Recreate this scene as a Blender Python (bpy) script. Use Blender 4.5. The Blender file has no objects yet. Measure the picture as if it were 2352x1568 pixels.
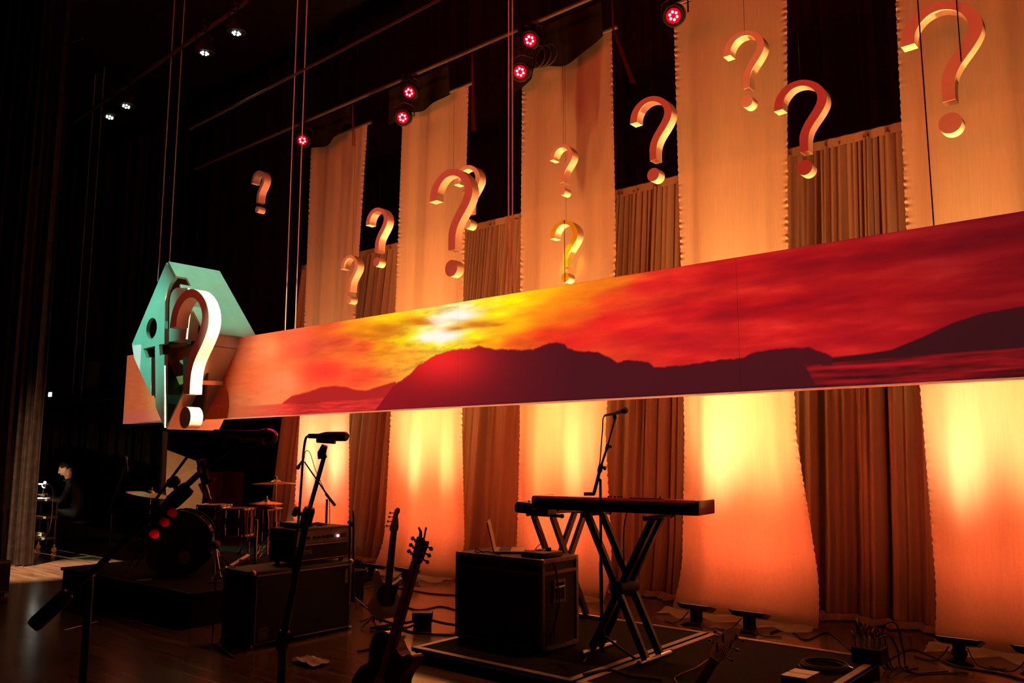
import bpy, bmesh, math, random
from math import sin, cos, pi, radians
from mathutils import Vector as V, Matrix as M, noise
random.seed(7)
S = bpy.context.scene
COL = S.collection

# ------------------------------------------------------------------ camera
FPX, CX, CY = 1898.0, 1176.0, 784.0
PITCH, TH, EYE = radians(7.83), radians(39.8), 1.5
RT = V((cos(TH), sin(TH), 0)); HD = V((-sin(TH), cos(TH), 0)); ZZ = V((0, 0, 1))
FW = HD * cos(PITCH) + ZZ * sin(PITCH); UP = -HD * sin(PITCH) + ZZ * cos(PITCH)
EYEP = V((0, 0, EYE))
cam = bpy.data.objects.new('camera', bpy.data.cameras.new('camera')); COL.objects.link(cam)
cam.data.sensor_width = 36.0; cam.data.lens = FPX * 36.0 / 2352.0; cam.data.clip_end = 200
cam.location = EYEP
cam.rotation_euler = M((RT, UP, -FW)).transposed().to_euler()
S.camera = cam

# ------------------------------------------------------------------ world, exposure
w = bpy.data.worlds.new('world'); S.world = w; w.use_nodes = True
w.node_tree.nodes['Background'].inputs[0].default_value = (0.012, 0.006, 0.004, 1)
w.node_tree.nodes['Background'].inputs[1].default_value = 0.03
S.view_settings.view_transform = 'Standard'; S.view_settings.look = 'None'
S.view_settings.exposure = 0.0; S.view_settings.gamma = 1.0
S.view_settings.use_curve_mapping = False

# ------------------------------------------------------------------ stage lighting
def spot(name, loc, target, power, color, angle, blend=0.5, radius=0.05, shutters=None, lobe=None, softs=None):
    """a stage lamp; shutters=(left,right,bottom,top) as tangents about the beam axis, like a profile spot;
    lobe = standard angle in degrees of a bell-shaped beam, like a lensed LED"""
    d = bpy.data.lights.new(name, 'SPOT'); d.energy = power; d.color = color
    d.spot_size = radians(angle); d.spot_blend = blend; d.shadow_soft_size = radius
    o = bpy.data.objects.new(name, d); COL.objects.link(o)
    o.location = loc
    o.rotation_euler = (V(target) - V(loc)).to_track_quat('-Z', 'Y').to_euler()
    if shutters or lobe:
        d.use_nodes = True; nt = d.node_tree; N = nt.nodes; L = nt.links
        em = [n for n in N if n.type == 'EMISSION'][0]
        tc = N.new('ShaderNodeTexCoord'); sx = N.new('ShaderNodeSeparateXYZ')
        L.new(tc.outputs['Normal'], sx.inputs[0])
        def mth(op, a, b):
            n = N.new('ShaderNodeMath'); n.operation = op
            for k, q in enumerate((a, b)):
                if isinstance(q, (int, float)): n.inputs[k].default_value = q
                else: L.new(q, n.inputs[k])
            return n.outputs[0]
        az = mth('ABSOLUTE', sx.outputs[2], 0)
        if lobe:
            an = mth('ARCCOSINE', mth('MINIMUM', az, 0.999999), 0)
            ex = mth('MULTIPLY', mth('MULTIPLY', an, an), -0.5 / radians(lobe) ** 2)
            L.new(mth('EXPONENT', ex, 0), em.inputs['Strength']); return o
        u = mth('DIVIDE', sx.outputs[0], az); v = mth('DIVIDE', sx.outputs[1], az)
        sl, sr, sb, st = softs or (0.0008,) * 4
        def ramp(x, lo, hi):
            n = N.new('ShaderNodeMapRange'); n.inputs[1].default_value = lo; n.inputs[2].default_value = hi
            L.new(x, n.inputs[0]); return n.outputs[0]
        l, r, b, t = shutters
        m = mth('MULTIPLY', mth('MULTIPLY', ramp(u, l - sl, l + sl), ramp(u, r + sr, r - sr)),
                mth('MULTIPLY', ramp(v, b - sb, b + sb), ramp(v, t + st, t - st)))
        L.new(m, em.inputs['Strength'])
    return o

WARM = (1.0, 0.37, 0.085); HOT = (1.0, 0.70, 0.33)
# floor uplights: x of each fixture, power; every fixture mixes a steep amber beam, a hot core and a wide red one
UPL = [(-10.25, 380), (-9.62, 460), (-8.02, 2100), (-7.42, 2100), (-5.86, 1300), (-5.40, 1800), (-3.64, 2400), (-3.14, 1600), (-1.52, 1500), (-1.02, 1300)]
CORE = [850, 700, 420, 220, 60, 270, 560, 160, 560, 260]
UPY = 6.95
REDW = (1.0, 0.125, 0.035)
def tilt(ux, el): return (ux, UPY + cos(radians(el)), 0.2 + sin(radians(el)))
for (ux, up), co in zip(UPL, CORE):
    rp = 265 if ux < -2 else 165
    spot('amber_uplight_beam', (ux, UPY, 0.20), tilt(ux, 79), up * 1.5, WARM, 178, 0.0, 0.04, lobe=9.5)
    spot('core_uplight_beam', (ux, UPY, 0.20), tilt(ux, 68), co * 1.3, HOT, 178, 0.0, 0.04, lobe=6.5)
    spot('red_uplight_beam', (ux, UPY, 0.19), tilt(ux, 74), rp, REDW, 178, 0.0, 0.10, lobe=32)
# front of house wash, shuttered above the banner and off the floor
FOH = V((-3.5, -9.0, 4.6))
for dx, lft in ((-7, -0.061), (0, -0.27), (6, -0.449)):
    spot('front_wash_beam', FOH + V((dx, 0, 0)), FOH + V((dx * 0.35 - 2.5, 16.6, 0.0)), 2000, (1.0, 0.045, 0.025), 90, 0.2, 1.6, (lft, 0.7, -0.085, 0.4))
spot('front_orange_fill', FOH + V((-2, 0, 0)), FOH + V((-4.6, 16.2, 0.0)), 900, (1.0, 0.30, 0.13), 30, 0.6, 1.2, (-0.09, 0.14, -0.085, 0.2), softs=(0.03, 0.05, 0.001, 0.05))  # orange fill added to brighten the left question marks
# profile spot on the long picture banner
spot('banner_beam', (-6.5, -9.0, 2.6), (-6.5, 6.2, 2.6), 9000, (1, 0.96, 0.9), 64, 0.1, 0.004,
     (-2.65 / 15.2, 6.4 / 15.2, -0.598 / 15.2, 0.492 / 15.2), softs=(0.04, 0.0008, 0.0008, 0.0008))
spot('banner_end_fill', (-8.0, -3.0, 2.6), (-12.65, 6.2, 2.5), 2400, (1.0, 0.66, 0.85), 24, 0.1, 0.004, (-0.056, 0.060, -0.0485, 0.062))  # extra unseen beam added for the banner's far left piece
# unseen white key from the right, shuttered to the sign's question mark, a weaker one from high front right, teal from the left
spot('sign_key_beam', (-4.7, 5.585, 6.2), (-10.1, 5.585, 2.85), 9500, (1.0, 0.86, 0.42), 24, 0.3, 0.006, (-0.018, 0.018, -0.3, 0.3))
spot('sign_front_beam', (-6.2, 2.6, 9.2), (-9.35, 6.2, 2.5), 4200, (1.0, 0.78, 0.54), 12.5, 0.9, 0.02)
for ox, op in ((-2.9, 420), (-6.3, 190)):
    spot('orange_down_fill', (ox, 6.2, 6.3), (ox + 0.1, 5.0, 0.0), op, (1.0, 0.26, 0.09), 42, 0.9, 0.08)  # unseen overhead lamps added to brighten the riser edges and floor
spot('sign_teal_beam', (-11.9, 0.4, 7.0), (-11.65, 5.7, 3.3), 1750, (0.16, 1.0, 0.68), 19, 0.9, 0.05)
spot('sign_top_beam', (-9.0, 5.6, 8.6), (-10.7, 6.1, 3.8), 800, (0.25, 1.0, 0.62), 20, 0.6, 0.05)
# unseen warm lamp added to brighten the set piece behind the drums
spot('set_piece_fill', (-8.9, 6.2, 1.5), (-13.5, 7.35, 1.0), 420, (1.0, 0.50, 0.20), 22, 0.8, 0.05)
# unseen lamp added for a pool of light on the far left floor
spot('wing_floor_fill', (-11.2, 3.0, 9.4), (-12.0, 4.5, 0.0), 22000, (1.0, 0.55, 0.30), 15, 0.7, 0.08)

# ------------------------------------------------------------------ maps from a sight line to a place
def ray(x, y): return RT * ((x - CX) / FPX) + UP * ((CY - y) / FPX) + FW
def G(x, y, z=0.0): d = ray(x, y); return EYEP + d * ((z - EYE) / d.z)
def PY(x, y, Y): d = ray(x, y); return EYEP + d * (Y / d.y)
def PX(x, y, X): d = ray(x, y); return EYEP + d * (X / d.x)
def PD(x, y, D): return EYEP + ray(x, y) * D
def proj(p):
    v = V(p) - EYEP; k = v.dot(FW); return CX + FPX * v.dot(RT) / k, CY - FPX * v.dot(UP) / k

# ------------------------------------------------------------------ materials
def lin(c): return tuple((x / 12.92 if x <= 0.04045 else ((x + 0.055) / 1.055) ** 2.4) for x in [q / 255.0 for q in c])
def mat(name, col, rough=0.6, metal=0.0, var=0.15, scale=12.0, bump=0.0, stretch=(1, 1, 1), emit=None, spec=0.5):
    m = bpy.data.materials.new(name); m.use_nodes = True; nt = m.node_tree; N = nt.nodes; L = nt.links
    b = N['Principled BSDF']
    b.inputs['Roughness'].default_value = rough; b.inputs['Metallic'].default_value = metal
    b.inputs['Specular IOR Level'].default_value = spec
    tc = N.new('ShaderNodeTexCoord'); mp = N.new('ShaderNodeMapping'); mp.inputs['Scale'].default_value = stretch
    nz = N.new('ShaderNodeTexNoise'); nz.inputs['Scale'].default_value = scale; nz.inputs['Detail'].default_value = 4
    L.new(tc.outputs['Object'], mp.inputs[0]); L.new(mp.outputs[0], nz.inputs['Vector'])
    cr = N.new('ShaderNodeValToRGB'); cr.color_ramp.elements[0].position = 0.3; cr.color_ramp.elements[1].position = 0.7
    cr.color_ramp.elements[0].color = tuple(c * (1 - var) for c in col) + (1,)
    cr.color_ramp.elements[1].color = tuple(min(1, c * (1 + var)) for c in col) + (1,)
    L.new(nz.outputs['Fac'], cr.inputs[0]); L.new(cr.outputs[0], b.inputs['Base Color'])
    if bump:
        bp = N.new('ShaderNodeBump'); bp.inputs['Strength'].default_value = bump; bp.inputs['Distance'].default_value = 0.01
        L.new(nz.outputs['Fac'], bp.inputs['Height']); L.new(bp.outputs[0], b.inputs['Normal'])
    if emit:
        b.inputs['Emission Color'].default_value = emit[0] + (1,); b.inputs['Emission Strength'].default_value = emit[1]
    return m
def sheer(name, col, through, glow, scale=60.0):
    """woven cloth: diffuse front, some light through, a little open weave"""
    m = bpy.data.materials.new(name); m.use_nodes = True; nt = m.node_tree; N = nt.nodes; L = nt.links
    N.remove(N['Principled BSDF']); out = N['Material Output']
    tc = N.new('ShaderNodeTexCoord'); mp = N.new('ShaderNodeMapping'); mp.inputs['Scale'].default_value = (1.0, 1.0, 0.06)
    nz = N.new('ShaderNodeTexNoise'); nz.inputs['Scale'].default_value = scale; nz.inputs['Detail'].default_value = 5
    L.new(tc.outputs['Object'], mp.inputs[0]); L.new(mp.outputs[0], nz.inputs['Vector'])
    cr = N.new('ShaderNodeValToRGB')
    cr.color_ramp.elements[0].position = 0.3; cr.color_ramp.elements[1].position = 0.7
    cr.color_ramp.elements[0].color = tuple(c * 0.90 for c in col) + (1,); cr.color_ramp.elements[1].color = col + (1,)
    L.new(nz.outputs['Fac'], cr.inputs[0])
    df = N.new('ShaderNodeBsdfDiffuse'); tr = N.new('ShaderNodeBsdfTranslucent'); tp = N.new('ShaderNodeBsdfTransparent')
    L.new(cr.outputs[0], df.inputs[0]); L.new(cr.outputs[0], tr.inputs[0])
    bp = N.new('ShaderNodeBump'); bp.inputs['Strength'].default_value = 0.25; bp.inputs['Distance'].default_value = 0.01
    L.new(nz.outputs['Fac'], bp.inputs['Height']); L.new(bp.outputs[0], df.inputs['Normal'])
    a = N.new('ShaderNodeMixShader'); a.inputs[0].default_value = glow; L.new(df.outputs[0], a.inputs[1]); L.new(tr.outputs[0], a.inputs[2])
    c = N.new('ShaderNodeMixShader'); c.inputs[0].default_value = through; L.new(a.outputs[0], c.inputs[1]); L.new(tp.outputs[0], c.inputs[2])
    L.new(c.outputs[0], out.inputs['Surface'])
    return m
def printed(name):
    """cloth print: the picture sits in the colour attribute, the weave comes from noise"""
    m = bpy.data.materials.new(name); m.use_nodes = True; nt = m.node_tree; N = nt.nodes; L = nt.links
    b = N['Principled BSDF']; b.inputs['Roughness'].default_value = 0.85; b.inputs['Specular IOR Level'].default_value = 0.1
    at = N.new('ShaderNodeAttribute'); at.attribute_name = 'picture'
    nz = N.new('ShaderNodeTexNoise'); nz.inputs['Scale'].default_value = 140
    mr = N.new('ShaderNodeMapRange'); mr.inputs[3].default_value = 0.86; mr.inputs[4].default_value = 1.1
    L.new(nz.outputs['Fac'], mr.inputs[0])
    mx = N.new('ShaderNodeMix'); mx.data_type = 'RGBA'; mx.blend_type = 'MULTIPLY'; mx.inputs[0].default_value = 1
    L.new(at.outputs['Color'], mx.inputs[6]); L.new(mr.outputs[0], mx.inputs[7]); L.new(mx.outputs[2], b.inputs['Base Color'])
    return m
BLK = mat('black_satin_metal', (0.010, 0.010, 0.011), 0.35)
BLKM = mat('black_rubber', (0.008, 0.008, 0.009), 0.6)
TOLEX = mat('black_vinyl', (0.010, 0.009, 0.009), 0.55, bump=0.4, scale=180)
GRILL = mat('black_grille_cloth', (0.007, 0.007, 0.008), 0.8, bump=0.5, scale=220)
CHROME = mat('chrome', (0.75, 0.75, 0.76), 0.12, 1.0, 0.05)
STEEL = mat('brushed_aluminium', (0.62, 0.61, 0.60), 0.35, 1.0, 0.1, 30, stretch=(1, 1, 12))
GALV = mat('steel_cable', (0.80, 0.78, 0.70), 0.35, 0.15, 0.1)
PIPE = mat('dull_black_pipe', (0.05, 0.042, 0.04), 0.45, 0.3)
PANEL = sheer('sheer_cream_fabric', (0.84, 0.76, 0.64), 0.30, 0.40)
DRAPE = sheer('pleated_beige_fabric', (0.25, 0.175, 0.13), 0.0, 0.15, 40)
VELVET = mat('black_velour', (0.012, 0.010, 0.009), 0.95, var=0.3, scale=8, bump=0.3, spec=0.1)
WINGV = mat('lit_black_velour', (0.055, 0.042, 0.035), 0.95, var=0.3, scale=8, bump=0.3, spec=0.1)  # black velvet under warm light, the light put into its colour
FOAM = mat('white_painted_foam', (0.80, 0.76, 0.68), 0.75, var=0.06, scale=5)
CARD = mat('pale_grey_painted_board', (0.62, 0.64, 0.60), 0.6, var=0.08, scale=4)
INSHADE = mat('board_in_shade', (0.018, 0.026, 0.022), 0.6, var=0.15, scale=4)  # shade inside the sign put into the board colour
PRINT = printed('printed_banner_cloth')
PLY = mat('black_stained_plywood', (0.016, 0.013, 0.012), 0.45, var=0.35, scale=14, bump=0.2)
FELT = mat('black_stage_carpet', (0.012, 0.010, 0.010), 0.95, var=0.4, scale=90, bump=0.5, spec=0.1)
REDKB = mat('deep_red_lacquer', (0.30, 0.008, 0.010), 0.3)
IVORY = mat('ivory_keys', (0.7, 0.68, 0.6), 0.3)
BRONZE = mat('bronze_cymbal', (0.80, 0.58, 0.28), 0.28, 1.0, 0.15, 60, stretch=(1, 1, 1))
SHELL = mat('black_drum_lacquer', (0.012, 0.010, 0.012), 0.12)
SKINM = mat('skin', (0.62, 0.38, 0.26), 0.55, var=0.06)
HAIR = mat('black_hair', (0.012, 0.009, 0.008), 0.6, scale=80, var=0.5, bump=0.6)
CLOTH = mat('black_jacket_cloth', (0.022, 0.020, 0.020), 0.9, scale=60, bump=0.4)
PAPER = mat('white_paper', (0.8, 0.78, 0.72), 0.8, var=0.05)
WOODN = mat('maple_neck', (0.30, 0.17, 0.08), 0.4, scale=10, stretch=(1, 1, 8))
ROSE = mat('dark_rosewood', (0.035, 0.018, 0.012), 0.5)
CREAMG = mat('aged_cream_lacquer', (0.50, 0.46, 0.34), 0.25, var=0.05)
SUNB = mat('dark_wine_lacquer', (0.045, 0.012, 0.010), 0.18, var=0.4, scale=4)
REDP = mat('red_lit_plastic', (0.75, 0.03, 0.04), 0.35)
PICKM = sheer('red_celluloid', (0.95, 0.03, 0.05), 0.0, 0.75)
CASEP = mat('black_laminate', (0.014, 0.012, 0.012), 0.5, bump=0.15, scale=120)
BEIGE = mat('beige_painted_flat', (0.58, 0.47, 0.33), 0.7, var=0.06, scale=6)
REDCL = mat('dark_red_flat', (0.20, 0.018, 0.016), 0.8)
GREYW = mat('grey_painted_wall', (0.16, 0.13, 0.11), 0.8)
LEDR = mat('red_led', (1, 0.3, 0.35), 0.3, emit=((1.0, 0.22, 0.26), 14))
LENSR = mat('red_lens', (0.3, 0.0, 0.02), 0.25, emit=((1.0, 0.0, 0.06), 0.16))
LEDW = mat('white_led', (0.9, 1, 0.95), 0.3, emit=((0.75, 1.0, 0.9), 9))
LAMPW = mat('lamp_tube', (1, 0.95, 0.8), 0.3, emit=((1.0, 0.92, 0.70), 6))
LEDL = mat('uplight_lens', (1, 0.7, 0.3), 0.3, emit=(WARM, 1.5))
SCREEN = mat('dim_screen', (0.05, 0.04, 0.04), 0.2)
GOLDB = mat('aluminium_edge', (0.42, 0.38, 0.34), 0.5, 0.6, 0.1)
SILVER = mat('silver_laptop_metal', (0.45, 0.43, 0.42), 0.35, 0.7, 0.05)

# ------------------------------------------------------------------ mesh builder
ORG = {}; LAST = ['']
class MB:
    def __init__(s): s.v = []; s.f = []
    def add(s, vs, fs):
        n = len(s.v); s.v += [V(q) for q in vs]; s.f += [[i + n for i in f] for f in fs]; return s
    def box(s, x0, x1, y0, y1, z0, z1):
        return s.add([(x0, y0, z0), (x1, y0, z0), (x1, y1, z0), (x0, y1, z0), (x0, y0, z1), (x1, y0, z1), (x1, y1, z1), (x0, y1, z1)],
                     [(3, 2, 1, 0), (4, 5, 6, 7), (0, 1, 5, 4), (1, 2, 6, 5), (2, 3, 7, 6), (3, 0, 4, 7)])
    def obox(s, c, size, R):
        c = V(c); n = len(s.v); s.box(-size[0] / 2, size[0] / 2, -size[1] / 2, size[1] / 2, -size[2] / 2, size[2] / 2)
        for i in range(n, len(s.v)): s.v[i] = c + R @ s.v[i]
        return s
    def bbox(s, x0, x1, y0, y1, z0, z1, r):
        """box with rounded vertical and long edges"""
        bm = bmesh.new(); bmesh.ops.create_cube(bm, size=1)
        for q in bm.verts: q.co = V(((x0 + x1) / 2 + q.co.x * (x1 - x0), (y0 + y1) / 2 + q.co.y * (y1 - y0), (z0 + z1) / 2 + q.co.z * (z1 - z0)))
        bmesh.ops.bevel(bm, geom=bm.edges[:], offset=r, segments=2, affect='EDGES', profile=0.5)
        bm.verts.index_update()
        s.add([q.co.copy() for q in bm.verts], [[q.index for q in f.verts] for f in bm.faces]); bm.free(); return s
    def tube(s, pts, r, n=8, cap=True):
        pts = [V(p) for p in pts]; k = len(pts); rs = r if isinstance(r, (list, tuple)) else [r] * k
        vs = []; fs = []; prev = None
        for i, p in enumerate(pts):
            t = (pts[min(i + 1, k - 1)] - pts[max(i - 1, 0)]).normalized()
            if prev is None:
                a = V((0, 0, 1)) if abs(t.z) < 0.9 else V((1, 0, 0))
                u = t.cross(a).normalized()
            else: u = (prev - t * prev.dot(t)).normalized()
            prev = u; q = t.cross(u)
            vs += [p + (u * cos(2 * pi * j / n) + q * sin(2 * pi * j / n)) * rs[i] for j in range(n)]
        for i in range(k - 1):
            for j in range(n):
                a = i * n + j; b = i * n + (j + 1) % n; fs.append((a, b, b + n, a + n))
        if cap: fs += [tuple(range(n - 1, -1, -1)), tuple(range((k - 1) * n, k * n))]
        return s.add(vs, fs)
    def lathe(s, o, ax, prof, n=20):
        """prof: (radius, distance along axis)"""
        o = V(o); ax = V(ax).normalized()
        return s.tube_profile([o + ax * h for r, h in prof], [max(r, 1e-4) for r, h in prof], ax, n)
    def tube_profile(s, pts, rs, ax, n):
        a = V((0, 0, 1)) if abs(ax.z) < 0.9 else V((1, 0, 0)); u = ax.cross(a).normalized(); q = ax.cross(u); vs = []; fs = []
        for p, r in zip(pts, rs): vs += [p + (u * cos(2 * pi * j / n) + q * sin(2 * pi * j / n)) * r for j in range(n)]
        for i in range(len(pts) - 1):
            for j in range(n):
                a_ = i * n + j; b = i * n + (j + 1) % n; fs.append((a_, b, b + n, a_ + n))
        fs += [tuple(range(n - 1, -1, -1)), tuple(range((len(pts) - 1) * n, len(pts) * n))]
        return s.add(vs, fs)
    def prism(s, poly, fn, w0, w1):
        n = len(poly)
        vs = [fn(u, v, w0) for u, v in poly] + [fn(u, v, w1) for u, v in poly]
        return s.add(vs, [tuple(range(n - 1, -1, -1)), tuple(range(n, 2 * n))] + [(i, (i + 1) % n, (i + 1) % n + n, i + n) for i in range(n)])
    def grid(s, nu, nv, fn):
        return s.add([fn(i / nu, j / nv) for j in range(nv + 1) for i in range(nu + 1)],
                     [(j * (nu + 1) + i, j * (nu + 1) + i + 1, (j + 1) * (nu + 1) + i + 1, (j + 1) * (nu + 1) + i) for j in range(nv) for i in range(nu)])
    def ball(s, c, r, n=10, sq=(1, 1, 1)):
        c = V(c); m = max(5, n // 2 + 1); vs = []; fs = []
        for i in range(m + 1):
            t = pi * i / m; rr = max(sin(t), 1e-3)
            vs += [c + V((r * sq[0] * rr * cos(2 * pi * j / n), r * sq[1] * rr * sin(2 * pi * j / n), r * sq[2] * cos(t))) for j in range(n)]
        for i in range(m):
            for j in range(n):
                a = i * n + j; b = i * n + (j + 1) % n; fs.append((a, a + n, b + n, b))
        return s.add(vs, fs)
    def xf(s, mtx):
        s.v = [mtx @ q for q in s.v]; return s
    def build(s, name, m, parent=None, smooth=True, label=None, tri=True):
        me = bpy.data.meshes.new(name)
        org = ORG.get(parent.name, V((0, 0, 0))) if parent else V((0, 0, 0))
        me.from_pydata([q - org for q in s.v], [], s.f)
        bm = bmesh.new(); bm.from_mesh(me)
        if tri:
            big = [f for f in bm.faces if len(f.verts) > 4]
            if big: bmesh.ops.triangulate(bm, faces=big)
        bmesh.ops.recalc_face_normals(bm, faces=bm.faces[:])
        bm.to_mesh(me); bm.free()
        if smooth:
            me.polygons.foreach_set('use_smooth', [True] * len(me.polygons)); me.set_sharp_from_angle(angle=radians(38))
        me.materials.append(m)
        o = bpy.data.objects.new(name, me); COL.objects.link(o)
        if parent: o.parent = parent; ORG[o.name] = org
        else: ORG[o.name] = V((0, 0, 0))
        if label: o['label'] = label
        LAST[0] = o.name
        return o
def tag(o, label, cat, group=None):
    o['label'] = label; o['category'] = cat
    if group: o['group'] = group
    return o
def thing(name, label, cat, loc, group=None):
    o = bpy.data.objects.new(name, None); COL.objects.link(o); o.empty_display_size = 0.1
    o.location = loc; ORG[o.name] = V(loc); return tag(o, label, cat, group)
def struct(o): o['kind'] = 'structure'; return o
def solo(mb, name, m, label, cat, group=None, **k):
    """a one-mesh thing, its origin moved to the foot of the mesh"""
    lo = [min(q[i] for q in mb.v) for i in range(3)]; hi = [max(q[i] for q in mb.v) for i in range(3)]
    c = V(((lo[0] + hi[0]) / 2, (lo[1] + hi[1]) / 2, lo[2])); mb.v = [q - c for q in mb.v]
    o = mb.build(name, m, **k); o.location = c; ORG[o.name] = c; return tag(o, label, cat, group)
def copy_tree(o, parent=None):
    c = o.copy(); COL.objects.link(c)
    if parent: c.parent = parent
    for ch in list(o.children): copy_tree(ch, c)
    return c
def text(body, size, mtx, name, m, parent, ext=0.0015):
    cu = bpy.data.curves.new(name, 'FONT'); cu.body = body; cu.size = size; cu.extrude = ext; cu.align_x = 'CENTER'; cu.align_y = 'CENTER'
    t = bpy.data.objects.new(name + '_tmp', cu); COL.objects.link(t)
    me = bpy.data.meshes.new_from_object(t.evaluated_get(bpy.context.evaluated_depsgraph_get()))
    bpy.data.objects.remove(t)
    mb = MB(); mb.add([mtx @ q.co for q in me.vertices], [list(p.vertices) for p in me.polygons])
    return mb.build(name, m, parent, smooth=False)
def smooth_path(pts, n=6, closed=False):
    P = [V(p) for p in pts]; out = []; k = len(P)
    for i in range(k if closed else k - 1):
        p0 = P[(i - 1) % k] if closed or i > 0 else P[0]; p1 = P[i]; p2 = P[(i + 1) % k]; p3 = P[(i + 2) % k] if closed or i + 2 < k else P[-1]
        for j in range(n):
            t = j / n
            out.append(0.5 * ((2 * p1) + (p2 - p0) * t + (2 * p0 - 5 * p1 + 4 * p2 - p3) * t * t + (3 * p1 - p0 - 3 * p2 + p3) * t ** 3))
    if not closed: out.append(P[-1])
    return out
def basis(x, y, z, o): return M(((x[0], y[0], z[0], o[0]), (x[1], y[1], z[1], o[1]), (x[2], y[2], z[2], o[2]), (0, 0, 0, 1)))

# ================================================================== SETTING
fl = bpy.data.materials.new('stage_floor'); fl.use_nodes = True
def _floor(nt):
    N = nt.nodes; L = nt.links; b = N['Principled BSDF']; b.inputs['Roughness'].default_value = 0.34
    b.inputs['Specular IOR Level'].default_value = 0.25
    tc = N.new('ShaderNodeTexCoord'); mp = N.new('ShaderNodeMapping'); mp.inputs['Scale'].default_value = (0.5, 9, 1)
    nz = N.new('ShaderNodeTexNoise'); nz.inputs['Scale'].default_value = 2.2; nz.inputs['Detail'].default_value = 8
    L.new(tc.outputs['Object'], mp.inputs[0]); L.new(mp.outputs[0], nz.inputs['Vector'])
    cr = N.new('ShaderNodeValToRGB'); cr.color_ramp.elements[0].color = (0.050, 0.031, 0.020, 1); cr.color_ramp.elements[1].color = (0.17, 0.11, 0.072, 1)
    cr.color_ramp.elements[0].position = 0.3; cr.color_ramp.elements[1].position = 0.7
    L.new(nz.outputs['Fac'], cr.inputs[0]); L.new(cr.outputs[0], b.inputs['Base Color'])
    mr = N.new('ShaderNodeMapRange'); mr.inputs[3].default_value = 0.10; mr.inputs[4].default_value = 0.26
    L.new(nz.outputs['Fac'], mr.inputs[0]); L.new(mr.outputs[0], b.inputs['Roughness'])
    bp = N.new('ShaderNodeBump'); bp.inputs['Strength'].default_value = 0.12; bp.inputs['Distance'].default_value = 0.005
    L.new(nz.outputs['Fac'], bp.inputs['Height']); L.new(bp.outputs[0], b.inputs['Normal'])
_floor(fl.node_tree)
struct(MB().box(-26, 4, -3, 10.2, -0.25, 0).build('floor', fl, smooth=False))
struct(MB().box(-26, 4, -3, 10.2, 10, 10.2).build('ceiling', VELVET, smooth=False))
struct(MB().box(-26, 4, 10, 10.2, 0, 10).build('wall_back', VELVET, smooth=False))
struct(MB().box(-26.2, -26, -3, 10.2, 0, 10).build('wall_left', GREYW, smooth=False))

def pleat(seed, amp, f):
    rnd = random.Random(seed); ph = [rnd.uniform(0, 6.28) for _ in range(5)]
    def fn(x, k=1.0):
        a = sin(f * x + ph[0] + 1.3 * sin(0.37 * f * x + ph[1])) + 0.55 * sin(1.9 * f * x + ph[2] + 0.8 * sin(0.21 * f * x + ph[3])) + 0.25 * sin(4.1 * f * x + ph[4])
        return amp * k * a
    return fn
# black masking curtain at the back, in lengths
pl = pleat(3, 0.07, 11)
for i, (x0, x1) in enumerate([(-26, -19), (-19, -12), (-12, -5), (-5, 3.5)]):
    mb = MB().grid(int((x1 - x0) * 26), 4, lambda u, v: (x0 + (x1 - x0) * u, 9.55 + pl(x0 + (x1 - x0) * u), 0.02 + 9.6 * v))
    solo(mb, 'masking_curtain', WINGV if i == 0 else VELVET, ['dark velour masking curtain in soft folds far left behind the hexagon sign',
        'black masking curtain behind the drum kit and dark red flats', 'black masking curtain seen in the gaps between the left sheer panels',
        'black masking curtain seen in the gaps between the right sheer panels'][i], 'curtain', 'black curtains along the back')

# ---- pleated base curtain (4.6 m), in one run with a hem band and a top band
pb = pleat(11, 0.055, 25)
def base_y(x, z):
    k = 0.35 + 0.65 * min(1, max(0, (4.6 - z) / 2.2))
    fine = 0.022 * (1 - 2 * abs(sin(46 * x + 1.9 * sin(5 * x) + 1.1 * sin(13 * x)))) * max(0.0, min(1, (z - 1.2) / 2.4))
    return 8.08 + pb(x * (0.82 + 0.06 * sin(x)), k) + fine - 0.10 * max(0, 0.5 - z)
def base_x(u, z): xl = -11.88 + 0.62 * (z / 4.6); return xl + (0.6 - xl) * u
mb = MB().grid(2800, 16, lambda u, v: (lambda z: (base_x(u, z), base_y(base_x(u, 0), z), z))(0.04 + 4.5 * v))
root = thing('backdrop_curtain', 'pleated beige half height curtain running behind the sheer panels', 'curtain', (-5.5, 8.1, 0))
mb.build('curtain_cloth', DRAPE, root)
MB().grid(260, 2, lambda u, v: (base_x(u, 4.6), 8.06 + 0.008 * sin(40 * u * 12), 4.52 + 0.09 * v)).build('top_band', DRAPE, root)
hm = MB()
hm.grid(500, 4, lambda u, v: (base_x(u, 0), base_y(base_x(u, 0), 0.0) - 0.02 - 0.16 * v - 0.03 * v * sin(9 * u * 12), 0.045 - 0.03 * v + 0.03 * sin(pi * v)))
hm.build('hem', DRAPE, root)
MB().tube([(-11.3, 8.12, 4.62), (0.6, 8.12, 4.62)], 0.024).build('hanging_pipe', PIPE, root)

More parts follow.
